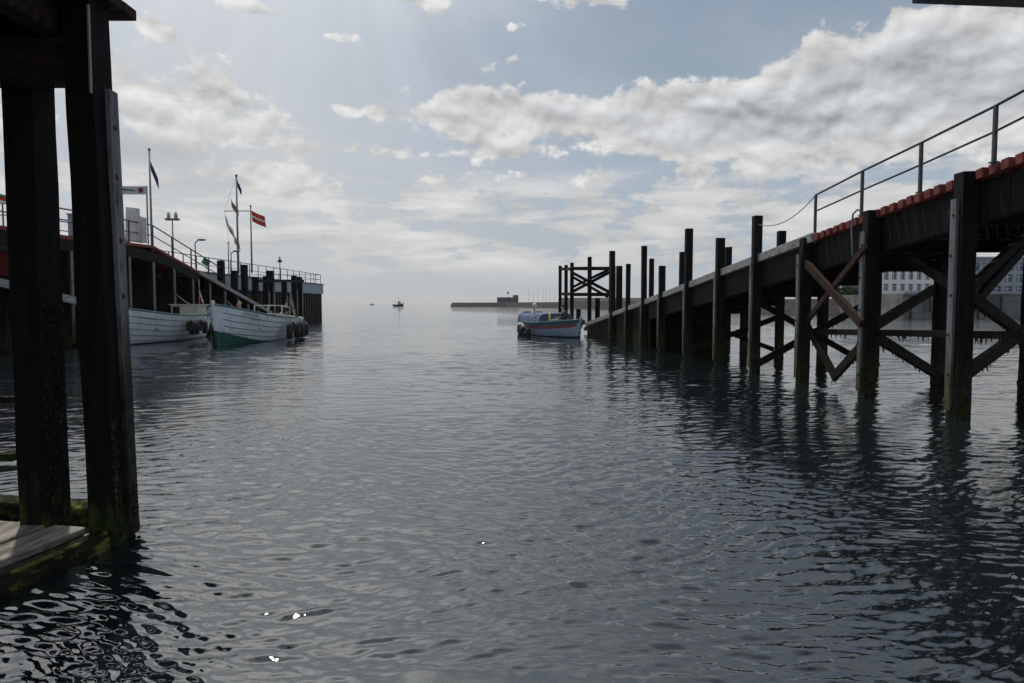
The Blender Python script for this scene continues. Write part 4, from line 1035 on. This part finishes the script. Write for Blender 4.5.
# left boat, stem half hidden by the near post
def place(pa, pb):
    """stem on the water at pixel pa, stern direction toward pb (both on z=0)"""
    def w(px, py):
        Y = CH*F/(py-304)*1.0; p = P(px, py, Y); k = CH/(CH-p.z); return Vector((p.x*k, p.y*k, 0))
    a, b = w(*pa), w(*pb); d = b-a; return a, math.atan2(-d.x, d.y), d.length
def boats():
    a = Vector((-16.95, 28.4, 0))
    o, hw, zs = boat('open_boat', 'white clinker boat with plain hull moored left, partly behind the near post', a, R(3), L=9.0, B=2.7, bow=1.72, mid=1.22, stern=1.2, bottom='dark_bottom', bl=(.10, .03), trim='teal_paint')
    marks(o, hw, zs, .16, 9.0, 1, 1.15, 6, .09)
    m = MB(); m.box((.45, 7.4, 1.42), (1.35, 1.3, .66), 'cream_paint'); cb = m.build('cabin', o, .03)
    w = MB(); w.box((.05, 6.73, 1.46), (.34, .04, .4), 'window_dark'); w.build('window', cb)
    m = MB(); m.box((.45, 7.4, 1.77), (1.5, 1.42, .05), 'cream_paint'); m.build('cabin_roof', o)
    m = MB(); m.tube([(.85, 7.7, 1.8), (.85, 7.7, 3.1)], .02, 'grey_metal', 6); fs = m.build('flagstaff', o)
    flag_mesh(fs, (.87, 7.7, 2.55), (.16, .03, -.6), (.0, .02, -.35), [(.5, 'cloth_white'), (.5, 'flag_red')], name='ensign', amp=.02)
    for u, kd in ((.52, 'tyre'), (.56, 'roll'), (.61, 'roll'), (.67, 'tyre'), (.75, 'roll')): hang_fender(o, hw, zs, u, 1, 9.0, 'black fender on the left boat', kind=kd, h=.65)
    # green-bottomed boat
    a = Vector((-12.68, 29.3, 0)); L = 7.8
    o2, hw, zs = boat('open_boat', 'white clinker boat with bright green bottom at the bow, centre of the left group', a, R(0), L=L, B=3.0, bow=1.76, mid=1.12, stern=1.05, bottom='green_bottom', bl=(.62, .0), trim='teal_paint')
    marks(o2, hw, zs, .13, L, 1, 1.33, 7, .10); marks(o2, hw, zs, .17, L, 1, 1.08, 4, .13); marks(o2, hw, zs, .09, L, -1, 1.25, 5, .09)
    # windscreen frame
    m = MB()
    for x in (-.5, .2, .9): m.tube([(x, 5.7, .9), (x, 5.7, 1.72)], .03, 'cream_paint', 6)
    m.tube([(-.5, 5.7, 1.72), (.9, 5.7, 1.72)], .03, 'cream_paint', 6); m.tube([(-.5, 5.7, 1.3), (.9, 5.7, 1.3)], .025, 'cream_paint', 6)
    m.tube([(.9, 5.7, 1.72), (.95, 6.8, 1.6), (.95, 6.8, .9)], .03, 'cream_paint', 6); m.build('windscreen_frame', o2)
    m = MB(); m.tube([(.75, 7.4, 1.0), (.8, 7.45, 2.8)], .022, 'grey_metal', 6); fs = m.build('flagstaff', o2)
    flag_mesh(fs, (.82, 7.45, 2.5), (.22, .03, -1.1), (-.05, .02, -.45), [(.4, 'flag_grey'), (.3, 'flag_red'), (.3, 'cloth_white')], name='ensign', amp=.03)
    for u, kd in ((.56, 'roll'), (.62, 'tyre'), (.74, 'roll'), (.79, 'tyre'), (.9, 'roll'), (.95, 'roll')): hang_fender(o2, hw, zs, u, 1, L, 'black fender on the green-bottomed boat', kind=kd, h=.75, r=.19)
    # third boat behind
    a = Vector((-13.35, 39.6, 0)); L3 = 6.4
    o3, hw, zs = boat('open_boat', 'small pale boat hung with black fenders, farthest right of the left group', a, R(15), L=L3, B=2.1, bow=1.15, mid=.85, stern=.9, bottom='dark_bottom', bl=(.08, .0), trim='cream_paint')
    for u, kd in ((.15, 'roll'), (.3, 'tyre'), (.45, 'roll'), (.6, 'tyre'), (.75, 'roll'), (.92, 'tyre')): hang_fender(o3, hw, zs, u, 1, L3, 'black fender on the rightmost boat by the quay', kind=kd, h=.6, r=.19)
    # boat at the foot of the right ramp
    L4 = 5.3; a = P(578, 334, 36.0); a.z = 0
    o4, hw4, zs4 = boat('motor_boat', 'blue-white boat with red stripe and canvas cover at the right ramp foot', a, R(22), L=L4, B=2.6, bow=.95, mid=.74, stern=.8, bottom='dark_bottom', side='hull_blue', bl=(.10, .03), trim='teal_paint', stripe='red_stripe', lap=False)
    m = MB(); n = 8; vs = []
    for i in range(n+1):
        y = 2.6+3.1*i/n; sag = .06*math.sin(i*1.9)
        for j in range(9):
            th = math.pi*j/8; cc = math.cos(th); vs.append((1.1*math.copysign(abs(cc)**.45, cc), y, .72+.55*math.sin(th)**.45+sag*math.sin(th)))
    m.poly(vs, [(i*9+j, (i+1)*9+j, (i+1)*9+j+1, i*9+j+1) for i in range(n) for j in range(8)]+[tuple(range(8, -1, -1)), tuple(n*9+j for j in range(9))], 'navy_canvas', True); m.build('canvas_cover', o4)
    m = MB(); m.tube([(-.62, 2.2, .3), (-.62, 2.2, 1.35)], .055, 'yellow_paint', 10); m.build('yellow_post', o4)
    m = MB(); m.tube([(-1.0, 3.4, 1.2), (-1.0, 3.4, 1.6)], .03, 'grey_metal', 6); m.ball((-1.0, 3.4, 1.72), (.13, .13, .16), 'cloth_white'); m.build('white_lamp', o4)
    # outboard motors at the stern
    for x in (-.55, .25):
        m = MB(); m.box((x, L4+.25, 1.15), (.34, .5, .42), 'rubber'); m.box((x, L4+.2, .45), (.16, .22, 1.3), 'rubber'); m.box((x, L4+.05, .85), (.26, .2, .2), 'dark_metal'); m.build('outboard_motor', o4, .05)
    for u, kd in ((.6, 'roll'), (.72, 'tyre'), (.82, 'roll'), (.92, 'roll'), (.98, 'tyre')): hang_fender(o4, hw4, zs4, u, -1, L4, 'black fender on the blue boat', kind=kd, h=.6, r=.18)
    # orange float wedged against the ramp
    p = P(583, 322.5, 40.5); m = MB(); m.ball(p, (.17, .14, .14), 'orange_rope', 12, 8); solo(m, 'float', p-Vector((0, 0, .14)), 'dull orange float wedged at the foot of the right ramp', 'float')
    m = MB(); m.tube([xf(o4, (.3, .2, 1.0)), P(581, 323, 38.5), p], .02, 'rope', 5); solo(m, 'mooring_rope', p, 'pale rope from the blue boat to the ramp foot', 'rope')
    def line(a, b, sag, label):
        a = Vector(a); b = Vector(b); m = MB(); pts = []
        for i in range(11):
            u = i/10; p = a.lerp(b, u); p.z -= sag*4*u*(1-u); pts.append(p)
        m.tube(pts, .018, 'rope', 5); solo(m, 'mooring_rope', a, label, 'rope')
    line(xf(o, (0, .1, 1.7)), (XL+.1, YL(98), 2.6), .15, 'pale bow rope from the left boat up to the jetty')
    line(xf(o2, (-.1, .2, 1.75)), (XL+.1, YL(174.5), 2.4), .35, 'slack bow rope from the green-bottomed boat to the jetty')
    line(xf(o2, (-1.1, L-.2, 1.1)), (XL+.1, YL(224), 2.2), .3, 'stern rope from the green-bottomed boat to a jetty pile')
    # ------------------------------------------------ people
    def person(base, yaw, label, jacket, hair, seated=True, lean=.15, reach=.3):
        r = local_thing('person', base, yaw, label, 'person')
        # skeleton, facing -y, hips at origin height .45 when seated
        hz = .47 if seated else .92
        J = {'hip': (0, 0, hz), 'belly': (0, -.02, hz+.18), 'chest': (0, -.04-lean*.4, hz+.40), 'neck': (0, -.05-lean*.7, hz+.56), 'head0': (0, -.07-lean*.8, hz+.64), 'head1': (0, -.09-lean*.85, hz+.72), 'head2': (0, -.08-lean*.85, hz+.82)}
        rad = {'hip': (.15, .12), 'belly': (.145, .11), 'chest': (.16, .11), 'neck': (.055, .055), 'head0': (.065, .07), 'head1': (.082, .10), 'head2': (.065, .085)}
        E = [('hip', 'belly'), ('belly', 'chest'), ('chest', 'neck'), ('neck', 'head0'), ('head0', 'head1'), ('head1', 'head2')]
        for s_, nm in ((-1, 'l'), (1, 'r')):
            cz = J['chest'][2]; cy = J['chest'][1]
            J['sh'+nm] = (s_*.19, cy, cz+.06); J['el'+nm] = (s_*.25, cy-.08, cz-.2); J['wr'+nm] = (s_*.17, cy-.08-reach, cz-.24); J['ha'+nm] = (s_*.15, cy-.16-reach, cz-.25)
            rad['sh'+nm] = (.07, .07); rad['el'+nm] = (.048, .048); rad['wr'+nm] = (.03, .03); rad['ha'+nm] = (.035, .02)
            E += [('chest', 'sh'+nm), ('sh'+nm, 'el'+nm), ('el'+nm, 'wr'+nm), ('wr'+nm, 'ha'+nm)]
            if seated: L_ = [(s_*.1, -.02, hz-.03), (s_*.13, -.44, hz+.02), (s_*.13, -.48, .08), (s_*.13, -.64, .04)]
            else: L_ = [(s_*.1, 0, hz-.06), (s_*.12, -.03, .48), (s_*.13, .02, .08), (s_*.14, -.13, .04)]
            for k, (nm2, rr_) in enumerate((('th', .09), ('kn', .065), ('an', .042), ('fo', .035))):
                J[nm2+nm] = L_[k]; rad[nm2+nm] = (rr_, rr_)
            E += [('hip', 'th'+nm), ('th'+nm, 'kn'+nm), ('kn'+nm, 'an'+nm), ('an'+nm, 'fo'+nm)]
            for f in range(5):
                b = Vector(J['ha'+nm]); fn = 'f%d%s' % (f, nm); x = (f-2)*.017 if f < 4 else -s_*.045
                J[fn+'a'] = tuple(b+Vector((x, -.035 if f < 4 else 0, -.005))); J[fn+'b'] = tuple(b+Vector((x*1.1, (-.085+.01*abs(f-1.5)) if f < 4 else -.04, -.03)))
                rad[fn+'a'] = (.009, .009); rad[fn+'b'] = (.007, .007); E += [('ha'+nm, fn+'a'), (fn+'a', fn+'b')]
        keys = list(J); me = bpy.data.meshes.new('body'); me.from_pydata([J[k] for k in keys], [(keys.index(a), keys.index(b)) for a, b in E], [])
        o = bpy.data.objects.new('body', me); COL.objects.link(o); o.parent = r; me.materials.append(MAT['skin'])
        md = o.modifiers.new('skin', 'SKIN'); md.use_smooth_shade = True; o.modifiers.new('sub', 'SUBSURF').levels = 1; o.modifiers['sub'].render_levels = 1
        for i, k in enumerate(keys):
            me.skin_vertices[0].data[i].radius = rad[k]; me.skin_vertices[0].data[i].use_root = (k == 'hip')
        def garment(nm, ks, es, grow, mt):
            ks = [k for k in ks]; me2 = bpy.data.meshes.new(nm); me2.from_pydata([J[k] for k in ks], [(ks.index(a), ks.index(b)) for a, b in es], [])
            g = bpy.data.objects.new(nm, me2); COL.objects.link(g); g.parent = r; me2.materials.append(MAT[mt])
            g.modifiers.new('skin', 'SKIN').use_smooth_shade = True; g.modifiers.new('sub', 'SUBSURF').render_levels = 1
            for i, k in enumerate(ks): me2.skin_vertices[0].data[i].radius = (rad[k][0]+grow, rad[k][1]+grow); me2.skin_vertices[0].data[i].use_root = (i == 0)
        top = ['hip', 'belly', 'chest']+[a+b for b in 'lr' for a in ('sh', 'el', 'wr')]
        garment('jacket', top, [e for e in E if e[0] in top and e[1] in top], .022, jacket)
        leg = ['hip']+[a+b for b in 'lr' for a in ('th', 'kn', 'an')]
        garment('trousers', leg, [e for e in E if e[0] in leg and e[1] in leg], .018, 'dark_jacket')
        h = J['head2']; m = MB(); m.ball((h[0], h[1]+.025, h[2]+.0), (.088, .10, .085), hair, 12, 8); m.build('hair', r)
        m = MB()
        for s_ in (-1, 1): m.ball((s_*.03, h[1]-.10, h[2]-.06), .012, 'cloth_white', 6, 5)
        m.ball((0, h[1]-.118, h[2]-.095), (.013, .02, .02), 'skin', 6, 5); m.build('face', r)
        for s_ in (-1, 1):
            m = MB(); m.ball((s_*(.13 if seated else .14), (-.58 if seated else -.07), .04), (.05, .13, .045), 'rubber', 10, 6); m.build('shoe', r)
        return r
    p = xf(o2, (-.15, 3.4, .72)); person((p.x, p.y, .55), R(-50), 'person with fair hair in dark jacket seated in the green-bottomed boat', 'blue_jacket', 'blond_hair')
    p = xf(o3, (0, 3.0, .22)); person((p.x, p.y, .25), R(160), 'person in dark clothes standing in the farthest left boat', 'dark_jacket', 'dark_hair', seated=False)
    p = xf(o4, (.25, 1.9, .22)); person((p.x, p.y, .40), R(-70), 'person in dark clothing seated in the blue boat by the ramp', 'dark_jacket', 'dark_hair')
boats()

# ------------------------------------------------------------------ air
def haze():
    m = bpy.data.materials.new('haze'); m.use_nodes = True; q = NT(m.node_tree); q.n.clear()
    o = q.node('ShaderNodeOutputMaterial'); v = q.node('ShaderNodeVolumePrincipled')
    v.inputs['Color'].default_value = (.97, .98, .99, 1); v.inputs['Density'].default_value = .0001; v.inputs['Anisotropy'].default_value = .2
    q.l.new(v.outputs[0], o.inputs['Volume']); MAT['haze'] = m
    b = MB(); b.box((0, 0, 6.5), (6400, 6400, 17), 'haze'); h = b.build('haze'); h['kind'] = 'stuff'
haze()
